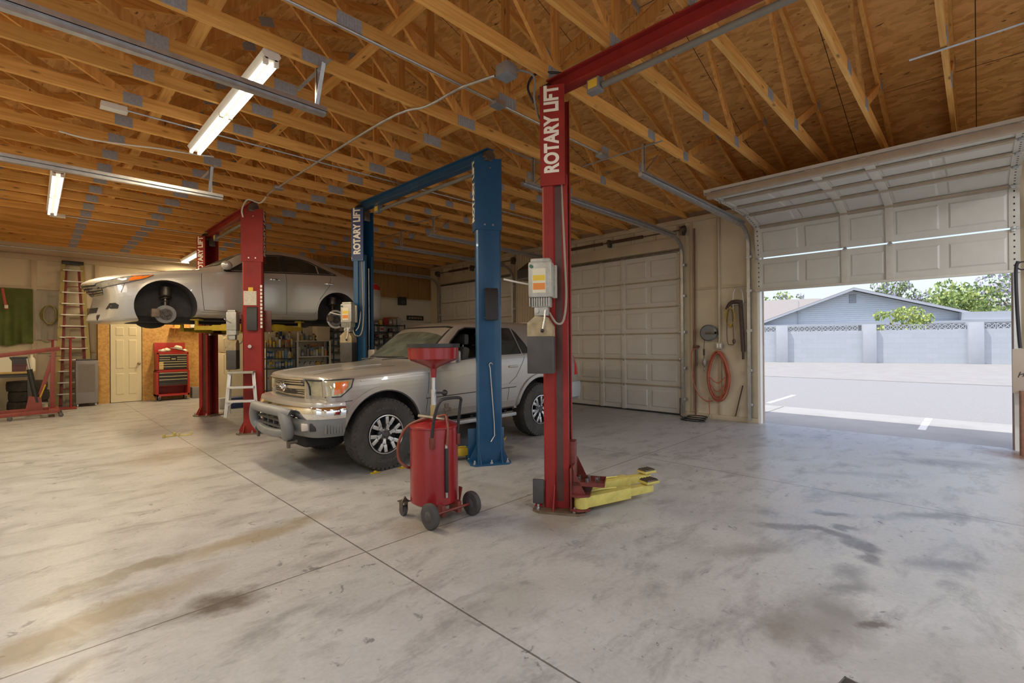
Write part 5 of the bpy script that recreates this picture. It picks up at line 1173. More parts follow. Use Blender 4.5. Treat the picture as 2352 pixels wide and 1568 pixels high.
for x0, x1, z0, z1 in ((-.3, .3, 1.14, 1.21), (-.3, -.06, 1.085, 1.135), (.08, .3, 1.085, 1.135), (-.3, -.06, 1.03, 1.08), (.08, .3, 1.03, 1.08), (-.3, .3, .965, 1.025), (-.3, .3, .90, .96), (-.3, .3, .82, .895)):
    d_ = MB().box((x0, .012, z0), (x1, .38, z1), .003).obj('drawer', DRW, ch); MB().box((x0 + .005, .0, z1 - .016), (x1 - .005, .014, z1 - .002), .003).obj('drawer_pull', PULL, d_)
MB().box((-.05, .012, 1.03), (.07, .38, 1.135), .002).obj('center_panel', DRW, ch); MB().box((-.035, .008, 1.075), (.055, .013, 1.10)).obj('name_plate', PULL, ch); MB().box((-.305, .002, .82), (-.21, .012, 1.01)).obj('sticker', mat('sticker_yellow', (.66, .5, .18), .5, 0, .4, 90), ch)
for x in (-.29, .29):
    for y in (.07, .38): f_ = MB().box((x - .03, y - .03, .105), (x + .03, y + .03, .12)).box((x - .022, y - .01, .04), (x - .016, y + .02, .11)).box((x + .016, y - .01, .04), (x + .022, y + .02, .11)).obj('caster', STEEL, ch); MB().cyl((x - .014, y, .046), (x + .014, y, .046), .046).obj('caster_wheel', DGREY, f_)
hm = mat('straw_felt', (.62, .58, .44), .9, 0, .1, 20)
hat = thing('sun_hat', 'pale wide-brimmed hat lying on the red tool chest', 'hat', (2.74, 15.24, 1.272), .3)
o = MB(Matrix.Rotation(.28, 4, 'Y')).lathe([(.001, .115), (.06, .112), (.085, .09), (.095, .03), (.11, .012), (.17, .018), (.175, .012), (.11, .004), (.001, .004)], seg=32).obj('crown', hm, hat); o.location = (0, 0, .048)
o2 = MB(Matrix.Rotation(.28, 4, 'Y')).lathe([(.097, .028), (.102, .028), (.1, .055), (.092, .055)], seg=32, ends=False).obj('hat_band', MGREY, hat); o2.location = (0, 0, .048)
rag = mat('rag_white', (.68, .64, .52), .9, 0, .2, 12)
for i, (x, y, s, lab) in enumerate(((2.40, 15.22, .055, 'crumpled pale rag on the left end of the red tool chest'), (2.50, 15.26, .075, 'larger crumpled rag beside the hat on the red tool chest'), (2.90, 15.24, .05, 'pale rag on the right end of the red tool chest'))):
    mb = MB(); mb.sph((0, 0, 0), s, 14, (1.3, 1, .75))
    for v in mb.bm.verts: v.co *= 1 + .25 * math.sin(v.co.x * 70 + i) * math.cos(v.co.y * 55) ; v.co.z = max(v.co.z, -s * .6)
    o = mb.obj('rag', rag); o.location = (x, y, 1.272 + s * .6); tag(o, lab, 'rag', 'rags on the tool chest')
cl = thing('air_cooler', 'grey evaporative air cooler on casters beside the tall ladder', 'air cooler', (.93, 15.20, 0))
GC = mat('cooler_grey', (.25, .235, .245), .5, 0, .08, 6)
b_ = MB().box((-.20, 0, .075), (.20, .36, 1.10), .02).obj('body', GC, cl); MB().box((-.18, .01, 1.10), (.18, .34, 1.13), .01).obj('lid', DGREY, cl)
MB().box((-.145, -.004, .35), (.145, .004, 1.02), .003).obj('grille_back', mat('cooler_pad', (.34, .29, .20), .8, 0, .3, 40), b_)
mb = MB()
for k in range(26): mb.box((-.145, -.012, .362 + k * .0255), (.145, -.002, .370 + k * .0255))
for k in range(11): mb.box((-.145 + k * .029 - .002, -.010, .35), (-.145 + k * .029 + .002, -.002, 1.02))
mb.obj('grille', GC, b_)
for x in (-.165, .165):
    for y in (.05, .31): MB().cyl((x - .013, y, .034), (x + .013, y, .034), .034).box((x - .02, y - .015, .05), (x + .02, y + .015, .08)).obj('caster', mat('caster_pale', (.5, .5, .48), .5), cl)
# the tall stepladder folded against the wall
ld = thing('step_ladder', 'very tall folded step ladder leaning on the back wall', 'ladder', (.72, 15.62, 0))
FG = mat('rail_olive', (.38, .30, .10), .5, 0, .15, 8); RR = mat('rail_red', (.26, .03, .02), .5, 0, .2, 8)
def lrail(s_, yo, m, nm, w0=.31, w1=.17, h=3.46): return MB().beam((s_ * w0, yo, .02), (s_ * w1, yo + .20, h), .025, .08, (1, 0, 0)).obj(nm, m, ld)
for s_ in (-1, 1): lrail(s_, 0, FG, 'rail'); lrail(s_, .09, RR, 'rear_rail', .25, .13, 3.3)
for k in range(12):
    z = .28 + k * .273; t = z / 3.46; hw = .31 + (.17 - .31) * t; MB().box((-hw, .20 * t - .055, z), (hw, .20 * t + .04, z + .028), .004).obj('tread', mat('tread_alu', (.62, .60, .54), .4, .5), ld)
for k in range(6):
    z = .4 + k * .5; t = z / 3.4; hw = .25 + (.13 - .25) * t; MB().box((-hw, .09 + .2 * t, z), (hw, .10 + .2 * t, z + .02)).obj('rear_brace', RR, ld)
MB().box((-.20, .12, 3.44), (.20, .32, 3.52), .01).obj('top_cap', BLACK, ld)
# red engine crane
ec = thing('engine_crane', 'red engine crane on wheels in front of the workbench', 'engine crane', (0, 13.75, 0))
CR = mat('crane_red', (.27, .055, .04), .45, 0, .3, 9)
MB().beam((-1.3, 0, 1.14), (.42, 0, 1.40), .06, .085, bev=.004).obj('boom', CR, ec)
MB().beam((.30, 0, .12), (.32, 0, 1.34), .075, .075, (1, 0, 0), .004).obj('mast', CR, ec)
MB().beam((.33, .02, 1.30), (.05, .02, .13), .04, .07, (1, 0, 0), .004).obj('brace', CR, ec)
MB().prism([(-.10, .12), (.16, .12), (.14, .40), (-.04, .44)], -.04, .04, 'XZ').obj('ram_bracket', CR, ec)
r_ = MB().cyl((.08, 0, .30), (-.03, 0, .98), .045).obj('ram', BLACK, ec); MB().cyl((-.03, 0, .98), (-.06, 0, 1.20), .02).obj('ram_rod', STEEL, r_); MB().cyl((.12, -.05, .40), (.20, -.08, .66), .012).obj('pump_handle', YEL, ec)
for s_ in (-1, 1): MB().beam((.40, s_ * .28, .125), (-1.2, s_ * .42, .10), .06, .075, bev=.004).obj('leg', CR, ec)
MB().box((.24, -.34, .09), (.40, .34, .165), .004).obj('cross_bar', CR, ec)
for x, y in ((.42, -.33), (.42, .33), (-.30, -.37), (-.30, .37), (-1.15, -.42), (-1.15, .42)):
    f_ = MB().box((x - .03, y - .03, .075), (x + .03, y + .03, .088)).box((x - .02, y - .022, .03), (x + .02, y - .017, .08)).box((x - .02, y + .017, .03), (x + .02, y + .022, .08)).obj('caster', DSTEEL, ec); MB().cyl((x, y - .015, .04), (x, y + .015, .04), .04).obj('caster_wheel', DGREY, f_)
ps = thing('pole_stand', 'dark red twin pole stand between the ladder and the engine crane', 'stand', (.58, 14.9, 0))
MB().cyl((.05, 0, .03), (.05, 0, 1.62), .024).obj('pole', RR, ps); MB().cyl((-.24, .12, .03), (-.24, .12, 1.58), .022).obj('pole', RR, ps)
MB().box((-.03, -.03, 1.62), (.13, .03, 1.65), .006).obj('pole_head', RR, ps); MB().box((-.32, .09, 1.58), (-.16, .15, 1.60), .006).obj('pole_head', RR, ps); MB().cyl((-.3, .06, 1.22), (.24, 0, 1.22), .009).obj('cross_rod', DSTEEL, ps); MB().box((-.32, -.12, 0), (.15, .2, .035), .006).obj('base', RR, ps)
# workbench with what stands on and under it
wb = thing('workbench', 'low workbench with a plywood top under the green cloth', 'workbench', (-.75, 14.75, 0))
MB().box((-.8, 0, .86), (.80, .65, .90), .004).obj('bench_top', mat('bench_ply', (.52, .36, .13), .6, 0, .2, 8, stretch=(1, 6, 1)), wb)
for x in (-.74, .72):
    for y in (.05, .58): MB().box((x - .035, y - .035, 0), (x + .035, y + .035, .86), .004).obj('leg', DGREY, wb)
MB().box((-.76, .05, .78), (.76, .09, .86)).obj('apron', DGREY, wb)
JUG = mat('jug_white', (.74, .72, .60), .45, 0, .05, 6)
def jug(x, y, z, lab, s=1.0, m=JUG, grp=None, rz=0, capm=None):
    t = thing('jug', lab, 'jug', (x, y, z), rz, grp)
    MB().prism([(-.09 * s, 0), (.09 * s, 0), (.09 * s, .17 * s), (.05 * s, .24 * s), (.015 * s, .25 * s), (-.055 * s, .25 * s), (-.09 * s, .18 * s)], -.05 * s, .05 * s, 'XZ').obj('bottle', m, t)
    MB().tube([(.075 * s, 0, .17 * s), (.08 * s, 0, .24 * s), (.03 * s, 0, .28 * s), (-.02 * s, 0, .255 * s)], .012 * s).obj('handle', m, t)
    MB().cyl((-.04 * s, 0, .25 * s), (-.04 * s, 0, .285 * s), .022 * s, seg=14).obj('cap', capm or m, t); return t
jug(-.42, 14.95, .90, 'white handled jug on the workbench at the left edge', 1.35)
t = thing('bottle', 'tall white bottle on the right end of the workbench', 'bottle', (0, 14.98, .90)); MB().lathe([(.001, 0), (.06, 0), (.064, .02), (.064, .24), (.045, .29), (.025, .31), (.022, .34)], seg=24).obj('body', JUG, t); MB().cyl((0, 0, .34), (0, 0, .365), .024).obj('cap', JUG, t)
for i, (x0, x1, z0, z1, m, lab) in enumerate(((-.32, -.07, .90, 1.06, mat('bin_maroon', (.10, .035, .045), .5), 'dark maroon bin between the jugs on the workbench'), (-.33, -.06, 1.062, 1.22, mat('bin_dark', (.05, .047, .06), .5), 'dark grey bin stacked on the maroon bin'))):
    t = thing('storage_bin', lab, 'bin', (0, 0, 0)); MB().prism([(x0 + .02, z0), (x1 - .02, z0), (x1, z1), (x0, z1)], 14.92, 15.2, 'XZ').obj('bin', m, t); MB().box((x0 - .006, 14.91, z1 - .03), (x1 + .006, 15.21, z1 - .012), .003).obj('rim', m, t)
TYM = mat('old_tyre', (.055, .046, .038), .85, 0, .4, 12, .15)
def lying_tyre(x, y, z, lab, R=.33, W=.215):
    me = tyre(R, W, .20).mesh('spare_tyre', 30); me.transform(Matrix.Rotation(PI / 2, 4, 'X')); me.materials.append(TYM); o = link('spare_tyre', me); o.location = (x, y, z + W / 2); tag(o, lab, 'tyre', 'old tyres under the workbench'); return o
for i, (x, z, lab) in enumerate(((-.06, .005, 'old tyre, bottom of the stack under the right end of the workbench'), (-.04, .23, 'old tyre, middle of the stack under the right end of the workbench'), (-.07, .455, 'old tyre, top of the stack under the right end of the workbench'), (-.86, .005, 'old tyre, bottom of the stack at the left edge under the workbench'), (-.84, .23, 'old tyre, upper of the two at the left edge under the workbench'))): lying_tyre(x, 15.32, z, lab)
o = MB().lathe([(.001, 0), (.15, 0), (.15, .20), (.16, .20), (.16, .21), (.001, .21)], seg=28).obj('paint_bucket', mat('bucket_pale', (.5, .48, .40), .5, 0, .3, 12)); o.location = (.10, 14.55, .0); tag(o, 'squat pale bucket on the floor behind the engine crane mast', 'bucket')
# cloths and coils on the back wall
def cloth(name, x0, x1, z0, z1, y, m, lab, amp=.02):
    mb = MB(); mb.grid(lambda u, v: (x0 + (x1 - x0) * u, y - .012 - amp * (1 - v) * (.5 + .5 * math.sin(u * 17 + 3 * v) + .35 * math.sin(u * 41)), z1 + (z0 - z1) * (1 - v) + .03 * math.sin(u * 9) * (1 - v) ** 2), 40, 24)
    bmesh.ops.solidify(mb.bm, geom=mb.bm.faces[:], thickness=.004); return tag(mb.obj(name, m, sharp=60), lab, 'cloth')
cloth('tarpaulin', -.85, .03, 1.50, 2.80, 15.94, mat('green_canvas', (.22, .27, .08), .85, 0, .25, 5), 'green canvas tarpaulin hung over the workbench', .05)
cloth('dust_sheet', .05, .46, 1.58, 2.78, 15.95, mat('sheet_pale', (.70, .66, .58), .85, 0, .08, 5), 'pale sheet hanging to the right of the green tarpaulin', .02)
t = thing('ice_scraper', 'red handled brush hung upright on the green tarpaulin', 'brush', (-.40, 15.86, 2.30)); MB().beam((0, 0, .0), (-.06, 0, .48), .03, .05, (1, 0, 0), .008).obj('handle', mat('brush_red', (.42, .06, .03), .5), t); MB().box((-.03, -.02, .02), (.03, .02, .10), .008).obj('head', JUG, t)
mb = MB()
for k in range(6): mb.tube([(.31 + (.17 - k * .012) * math.cos(a * PI / 12), 15.86 - k * .018, 2.20 + (.20 + (k % 3) * .015) * math.sin(a * PI / 12)) for a in range(24)], .010, 6, True)
tag(mb.obj('hose_coil', mat('coil_olive', (.28, .25, .09), .6, 0, .3, 12)), 'coil of dull green hose hung on the back wall left of the ladder', 'hose')
# refrigerator
fr = thing('refrigerator', 'cream refrigerator standing beyond the rear red lift', 'refrigerator', (3.36, 13.10, 0)); FC = mat('fridge_cream', (.66, .60, .43), .4, 0, .05, 4)
MB().box((.06, 0, .05), (.66, .86, 1.80), .012).obj('cabinet', FC, fr)
d1 = MB().box((0, .0, 1.26), (.055, .86, 1.80), .014).obj('freezer_door', FC, fr); d2 = MB().box((0, .0, .09), (.055, .86, 1.245), .014).obj('door', FC, fr)
MB().tube([(0, .10, 1.30), (-.04, .10, 1.32), (-.04, .10, 1.60), (0, .10, 1.62)], .011).obj('handle', FC, d1); MB().tube([(0, .10, .72), (-.04, .10, .74), (-.04, .10, 1.20), (0, .10, 1.22)], .011).obj('handle', FC, d2)
MB().box((.02, .02, 0), (.62, .84, .05)).obj('kick_plate', DGREY, fr); MB().box((-.004, .25, 1.67), (0.002, .31, 1.71), .002).obj('badge', BLACK, d1)
MB().box((.2, .3, 1.80), (.3, .5, 1.83), .006).obj('hinge_cover', DGREY, fr)
tag(MB().box((0, 0, 0), (.34, .36, .24), .012).obj('storage_tote', mat('tote_blue', (.03, .05, .14), .5, 0, .2, 8)), 'dark blue tote on the floor in front of the refrigerator side', 'tote').location = (3.16, 12.1, 0)
tag(MB().box((0, 0, 0), (.16, .14, .24), .012).obj('storage_box', mat('box_white', (.5, .52, .5), .5)), 'small pale box beside the dark blue tote', 'box').location = (2.98, 12.2, 0)
tag(MB().box((0, 0, 0), (.2, .28, .3), .01).obj('storage_box', MGREY), 'grey box on the floor right of the red tool chest', 'box').location = (3.06, 15.2, 0)
t = thing('wall_shelf', 'short wooden shelf on the strand board above the tool chest', 'shelf', (2.95, 15.6, 1.90)); MB().box((-.32, -.28, 0), (.32, 0, .025), .003).obj('board', WOODX, t)
for x in (-.24, .24): MB().prism([(-.24, 0), (0, 0), (0, -.2)], x - .01, x + .01, 'YZ').obj('bracket', WOODX, t)
tag(MB().box((-.14, -.22, 0), (.10, -.04, .12), .005).obj('carton', mat('carton_yellow', (.60, .42, .10), .6)), 'yellow carton on the shelf above the tool chest', 'carton').location = (2.84, 15.6, 1.926)
tag(MB().box((-.05, -.2, 0), (.08, -.06, .09), .005).obj('carton', mat('box_white', (.5, .52, .5))), 'small white carton on the shelf above the tool chest', 'carton').location = (3.12, 15.6, 1.926)
# aluminium step stool hung on the rear red post
st = thing('step_stool', 'small aluminium step stool hooked on the back of the rear red post', 'step stool'); st.matrix_world = Mrn @ Matrix.Translation((-.13, -.165, .30))
AL = mat('stool_alu', (.66, .66, .65), .38, .6, .15, 16)
for s_ in (-1, 1):
    MB().beam((s_ * .225, 0, 0), (s_ * .17, .03, .70), .022, .05, (1, 0, 0), .003).obj('leg', AL, st); MB().beam((s_ * .20, .12, .05), (s_ * .165, .055, .66), .02, .03, (1, 0, 0)).obj('rear_leg', AL, st)
    MB().beam((s_ * .205, -.004, .18), (s_ * .13, .0, .235), .012, .02).obj('strut', AL, st)
for z, hw in ((.235, .208), (.455, .19)): MB().box((-hw, -.05, z), (hw, .07, z + .035), .004).obj('step', AL, st)
MB().box((-.185, -.06, .69), (.185, .13, .725), .006).obj('top_step', mat('stool_top', (.42, .40, .35), .5, .3, .2, 12), st)
# ================================================================== shelves of bottles and cans
def rack(lab, x0, x1, y0, y1, levels, m, h, post=.025, name='shelf_rack'):
    t = thing(name, lab, 'shelf rack', ((x0 + x1) / 2, (y0 + y1) / 2, 0)); cx, cy = (x0 + x1) / 2, (y0 + y1) / 2
    for x in (x0, x1):
        for y in (y0, y1): MB().box((x - cx - post / 2, y - cy - post / 2, 0), (x - cx + post / 2, y - cy + post / 2, h)).obj('post', m, t)
    for z in levels: MB().box((x0 - cx, y0 - cy, z - .022), (x1 - cx, y1 - cy, z), .002).obj('shelf', m, t)
    return t
RKD = mat('rack_dark', (.05, .055, .065), .5, .3); RKW = mat('rack_white', (.66, .63, .56), .5)
rack('dark metal rack of oil cans right of the rear red post', 3.92, 4.60, 12.06, 12.40, (.10, .34, .87, 1.11, 1.38), RKD, 1.5)
rack('white framed shelf unit of bottles in the middle of the partition', 4.64, 5.47, 12.06, 12.40, (.10, .79, 1.14, 1.54), RKW, 1.54, .035)
rack('long black rack of small parts behind the blue lift post', 5.56, 7.72, 12.04, 12.40, (.10, .85, 1.04, 1.23, 1.42, 1.61, 1.79, 1.98), RKD, 2.0)
PAL = {n: mat('pack_' + n, c_, .4, 0, .25, 30) for n, c_ in dict(blue=(.03, .10, .34), navy=(.02, .04, .14), sky=(.16, .30, .46), white=(.62, .60, .54), yellow=(.60, .42, .05), red=(.42, .04, .04), amber=(.50, .22, .05), black=(.025, .025, .028), grey=(.24, .24, .24), green=(.05, .16, .08), tan=(.42, .30, .16), silver=(.50, .50, .52)).items()}
def can(x, y, z, r, h, m, lab, grp, shape='can'):
    o = None
    if shape == 'can':
        nm = 'can'; t = thing(nm, lab, 'can', (x, y, z), 0, grp); MB().lathe([(.001, 0), (r, 0), (r, h * .94), (r * .94, h * .96), (r * .94, h), (.001, h)], seg=18).obj('body', PAL[m], t)
        MB().lathe([(r + .001, h * .3), (r + .001, h * .72)], seg=18, ends=False).obj('band', PAL[random.choice(['white', 'yellow', 'silver', 'white'])], t)
    elif shape == 'spray':
        t = thing('spray_can', lab, 'spray can', (x, y, z), 0, grp); MB().lathe([(.001, 0), (r, 0), (r, h * .76), (r * .6, h * .84), (.001, h * .84)], seg=16).obj('body', PAL[m], t); MB().lathe([(.001, h * .84), (r * .62, h * .84), (r * .6, h), (.001, h)], seg=14).obj('cap', PAL[random.choice(['white', 'red', 'black', 'silver'])], t)
    elif shape == 'bottle':
        t = thing('bottle', lab, 'bottle', (x, y, z), 0, grp); MB().prism([(-r, 0), (r, 0), (r, h * .62), (r * .35, h * .84), (-r * .35, h * .84), (-r, h * .62)], -r * .6, r * .6, 'XZ').obj('body', PAL[m], t); MB().cyl((0, 0, h * .84), (0, 0, h), r * .34, seg=12).obj('cap', PAL[random.choice(['black', 'white', 'red', 'yellow'])], t); MB().box((-r * .8, -r * .6 - .002, h * .15), (r * .8, -r * .6, h * .52)).obj('label_patch', PAL[random.choice(['white', 'yellow', 'sky'])], t)
    else:
        t = thing('carton', lab, 'carton', (x, y, z), random.uniform(-.15, .15), grp); MB().box((-r, -r * .8, 0), (r, r * .8, h), .003).obj('box', PAL[m], t); MB().box((-r * .8, -r * .8 - .002, h * .3), (r * .8, -r * .8, h * .7)).obj('label_patch', PAL[random.choice(['white', 'yellow', 'red'])], t)
    return t
NAMES = dict(can='can', spray='spray can', bottle='bottle', box='carton')
def fill(rack_nm, shelf_nm, x0, x1, z, n, hmin, hmax, cols, shapes, grp, y=12.15, rmax=.05):
    xs = [x0 + (x1 - x0) * (i + .5) / n for i in range(n)]; half = (x1 - x0) / n / 2
    for i, x in enumerate(xs):
        sh = random.choice(shapes); m = random.choice(cols); r = min(half * .88, rmax * random.uniform(.75, 1.0)); h = random.uniform(hmin, hmax)
        if sh == 'spray': r = min(r, .034); h = max(h, .16)
        can(x, y + random.uniform(-.02, .05), z, r, h, m, '%s %s, %s from the left, %s of the %s' % (m, NAMES[sh], ORD[i], shelf_nm, rack_nm), grp, sh)
A_, B_, C_ = 'dark oil can rack', 'white shelf unit', 'long black rack'
fill(A_, 'top shelf', 3.94, 4.58, 1.38, 9, .16, .26, ['yellow', 'white', 'amber', 'white', 'tan', 'silver'], ['can', 'bottle', 'spray', 'box'], 'packs on the top shelf of the dark rack')
fill(A_, 'top shelf rear', 4.22, 4.58, 1.38, 5, .32, .46, ['white', 'tan', 'navy', 'silver', 'red'], ['bottle', 'spray', 'box'], 'tall packs at the back of the dark rack', 12.30, .04)
fill(A_, 'second shelf', 3.94, 4.58, 1.11, 9, .17, .235, ['blue', 'blue', 'white', 'yellow', 'sky', 'tan'], ['can', 'bottle', 'can'], 'packs on the second shelf of the dark rack')
fill(A_, 'third shelf', 3.94, 4.58, .87, 9, .15, .215, ['blue', 'sky', 'navy', 'blue', 'yellow', 'sky'], ['can', 'can', 'bottle'], 'packs on the third shelf of the dark rack')
fill(A_, 'lower shelf', 3.94, 4.58, .34, 8, .24, .42, ['blue', 'white', 'red', 'tan', 'sky', 'silver'], ['can', 'bottle', 'spray'], 'packs on the lower shelf of the dark rack')
fill(A_, 'bottom shelf', 3.94, 4.58, .10, 5, .15, .19, ['white', 'navy', 'silver'], ['bottle'], 'packs on the bottom shelf of the dark rack')
fill(B_, 'top', 4.66, 5.20, 1.54, 7, .12, .26, ['black', 'grey', 'white', 'tan', 'silver', 'grey'], ['bottle', 'can', 'spray'], 'packs on top of the white shelf unit')
fill(B_, 'middle shelf', 4.68, 5.44, 1.14, 10, .16, .30, ['white', 'grey', 'sky', 'amber', 'black', 'silver'], ['bottle', 'spray', 'can'], 'packs on the middle shelf of the white unit')
for i, (x, m) in enumerate(((4.76, 'silver'), (4.90, 'white'), (5.04, 'silver'), (5.18, 'yellow'), (5.33, 'tan'))): jug(x, 12.16, .79, '%s oil jug on the lower shelf of the white shelf unit, %s from the left' % (m, ORD[i]), .78, PAL[m], 'oil jugs on the white shelf unit', capm=PAL['black'])
tag(MB().box((-.17, -.14, 0), (.17, .14, .42), .005).obj('carton', mat('carton_cream', (.60, .53, .38), .7)), 'large cream carton on the right end of the white shelf unit', 'carton').location = (5.32, 12.24, 1.54)
tag(MB().box((-.13, -.1, 0), (.13, .1, .36), .005).obj('carton', mat('carton_cream', (.60, .53, .38))), 'tall cream carton behind the packs on top of the dark oil can rack', 'carton').location = (4.06, 12.33, 1.38)
tag(MB().lathe([(.001, 0), (.028, 0), (.028, .12), (.02, .15), (.001, .46)], seg=16).obj('funnel', BLACK), 'black funnel standing on the back of the white shelf unit top', 'funnel').location = (4.86, 12.33, 1.54)
tag(MB().box((-.16, -.06, 0), (.16, .06, .05), .006).obj('caulk_gun', PAL['amber']), 'orange tool lying across the packs on the white middle shelf', 'tool').location = (5.17, 12.31, 1.40)
for k, (z, nm) in enumerate(((1.98, 'top'), (1.79, 'second shelf'), (1.61, 'third shelf'), (1.42, 'fourth shelf'), (1.23, 'fifth shelf'))):
    fill(C_, nm, 5.6, 7.68, z, 14, .08, .15 if k else .24, ['grey', 'black', 'white', 'tan', 'navy', 'silver', 'grey'] if k else ['grey', 'navy', 'tan', 'yellow', 'red', 'silver'], ['box', 'box', 'can', 'spray'] if k else ['box', 'can', 'bottle', 'box'], 'packs on the long black rack', 12.17, .055)
tag(MB().box((-.13, -.1, 0), (.13, .1, .24), .004).obj('carton', mat('carton_brown', (.36, .20, .09), .7)), 'brown carton at the right end on top of the long black rack', 'carton').location = (7.5, 12.31, 1.985)
# things fixed to the partition
t = thing('loudspeaker', 'small black loudspeaker high on the cream partition', 'loudspeaker', (7.84, 12.38, 2.60)); MB().box((-.11, -.10, 0), (.11, .05, .24), .012).obj('cabinet', BLACK, t); MB().lathe([(.07, 0), (.06, .012), (.001, .02)], (0, -.10, .10), 'Y', 20).obj('cone', DGREY, t); MB().box((-.02, .05, .08), (.02, .07, .16)).obj('bracket', DGREY, t)
t = thing('framed_plate', 'long dark framed plate with pale markings on the partition', 'sign', (8.35, 12.43, 2.16)); MB().box((-.30, -.015, 0), (.30, .015, .14), .004).obj('frame', BLACK, t)
mb = MB()
for k in range(9): mb.box((-.24 + k * .055, -.018, .035 + .02 * (k % 2)), (-.205 + k * .055, -.014, .095))
mb.obj('pale_marks', PAL['tan'], t)
# ================================================================== on the pier between the doors
XW = XR - .02
hc = thing('air_hose', 'coiled orange air hose hanging on the wall pier', 'hose', (XW - .05, 3.42, .80))
HO = mat('hose_orange', (.46, .12, .065), .45, 0, .15, 12)
mb = MB()
for k in range(7):
    a, b = .19 - .012 * (k % 3), .46 - .02 * (k % 4); pts = []
    for i in range(36):
        th = i * PI / 18; pts.append((-.012 * k + .01, (k % 3 - 1) * .02 + a * (1 - .25 * max(0, math.sin(th))) * math.cos(th), b * math.sin(th) + (.02 * (k % 2))))
    mb.tube(pts, .0105, 7, True)
for k in range(3): mb.tube([(-.05, -.13 + .26 * i / 12, -.02 - .12 * k - (.10 + .04 * k) * math.sin(PI * i / 12)) for i in range(13)], .0095, 7)
mb.obj('coil', HO, hc)
MB().tube(smooth_path([(-.02, .10, -.46), (-.03, .22, -.47), (-.03, .36, -.36), (-.03, .45, -.12), (-.03, .49, .25), (-.03, .48, .45), (-.02, .44, .50), (0, .36, .51)], 6), .0095).obj('supply_loop', HO, hc)
MB().tube([(-.03, .16, -.40), (-.03, .155, -.72)], .0085).obj('hose_tail', HO, hc); MB().cyl((-.03, .155, -.72), (-.03, .155, -.76), .014).obj('coupler', STEEL, hc); MB().cyl((0.02, 0, .455), (-.06, 0, .47), .008).obj('hook', DSTEEL, hc)
t = thing('air_pipe', 'dark vertical air pipe with a valve left of the orange hose', 'pipe', (XW - .035, 3.855, 0)); MB().cyl((0, 0, .05), (0, 0, 3.6), .017).obj('pipe', mat('pipe_brown', (.20, .10, .06), .6, .3), t); MB().box((-.04, -.07, 1.32), (.01, .03, 1.37), .008).cyl((-.02, -.07, 1.345), (-.02, -.09, 1.345), .02).obj('valve', mat('valve_brown', (.12, .06, .04), .5, .4), t); MB().cyl((-.03, -.05, .98), (-.03, -.05, 1.32), .012).obj('drain_leg', DSTEEL, t)
t = thing('cord_reel', 'round grey retractable cord reel on the wall pier', 'cord reel', (XW - .02, 3.59, 1.60)); MB().lathe([(.001, -.08), (.13, -.08), (.155, -.06), (.155, -.02), (.13, 0), (.001, 0)], (0, 0, 0), 'X', 32).obj('drum', mat('reel_grey', (.17, .18, .18), .45, .3), t)
MB().box((-.10, -.17, -.02), (-.08, .04, .02), .004).box((-.10, -.17, -.03), (.02, -.13, .03), .004).obj('mount_arm', DSTEEL, t); MB().tube([(-.06, .07, -.10), (-.07, .075, -.3), (-.07, .075, -.72)], .006).obj('cord', BLACK, t); MB().cyl((-.07, .075, -.3), (-.07, .075, -.42), .016).obj('grip', BLACK, t)
MB().sph((-.07, .07, -.55), .05, 12, (.8, .8, 1.6)).cyl((-.07, .075, -.64), (-.07, .075, -.70), .012).obj('work_lamp', mat('lamp_cage', (.3, .29, .25), .5, .3), t)
t = thing('outlet_box', 'grey outlet box at the end of a vertical conduit on the pier', 'outlet', (XR - .045, 3.40, 1.36)); MB().box((-.04, -.055, -.06), (0, .055, .06), .006).obj('box', mat('outlet_grey', (.45, .43, .39), .5, .2), t)
mb = MB()
for y in (-.025, .025): mb.box((-.044, y - .014, -.035), (-.04, y + .014, .035), .003)
mb.obj('receptacle', CREAMT, t); MB().cyl((-.02, 0, .06), (-.02, 0, 2.35), .012).obj('riser', mat('conduit_cream', (.60, .54, .42), .5), t)
hk = thing('utility_hook', 'steel utility hook rack with cords and straps hung beside the open door', 'hook', (XW - .01, 3.10, 2.10))
MB().cyl((-.05, -.17, 0), (-.05, .17, 0), .008).cyl((-.05, .0, .0), (0, 0, 0), .007).tube(smooth_path([(-.05, .04, -.20), (-.05, .045, .1), (-.05, .02, .26), (-.05, -.05, .30), (-.05, -.11, .22), (-.05, -.13, .02)], 5), .010).obj('rack', mat('bare_rod', (.62, .60, .57), .4, .6), hk)
mb = MB()
for k in range(5): mb.tube([(-.06 - k * .006, .09 + (.055 + .006 * k) * math.cos(i * PI / 9), -.21 + (.20 - .012 * k) * math.sin(i * PI / 9)) for i in range(18)], .009, 6, True)
tag(mb.obj('rope', mat('rope_yellow', (.50, .32, .06), .8, 0, .3, 30)), 'yellow rope coil hanging from the utility hook', 'rope').location = hk.location
cd_ = MB().tube(smooth_path([(-.08, .10, -.02), (-.09, .14, -.35), (-.09, .13, -.68), (-.09, .07, -.72), (-.09, .02, -.70), (-.09, .03, -.5), (-.08, .05, -.2), (-.08, .06, -.02)], 5), .007).sph((-.09, .02, -.66), .035, 12, (.8, .8, 1.4)).obj('extension_cord', mat('cord_brown', (.10, .07, .05), .6)); cd_.location = hk.location; tag(cd_, 'dark cord with a plug hanging from the utility hook', 'cord')
mb = MB(); mb.beam((-.07, -.09, .02), (-.07, -.13, -.85), .05, .10, (1, 0, 0), .015); mb.beam((-.08, -.13, -.80), (-.08, -.13, -.98), .035, .05, (1, 0, 0), .01); mb.tube(smooth_path([(-.06, .15, -.08), (-.07, .08, .03), (-.08, -.03, .05), (-.07, -.12, .03)], 5), .035)
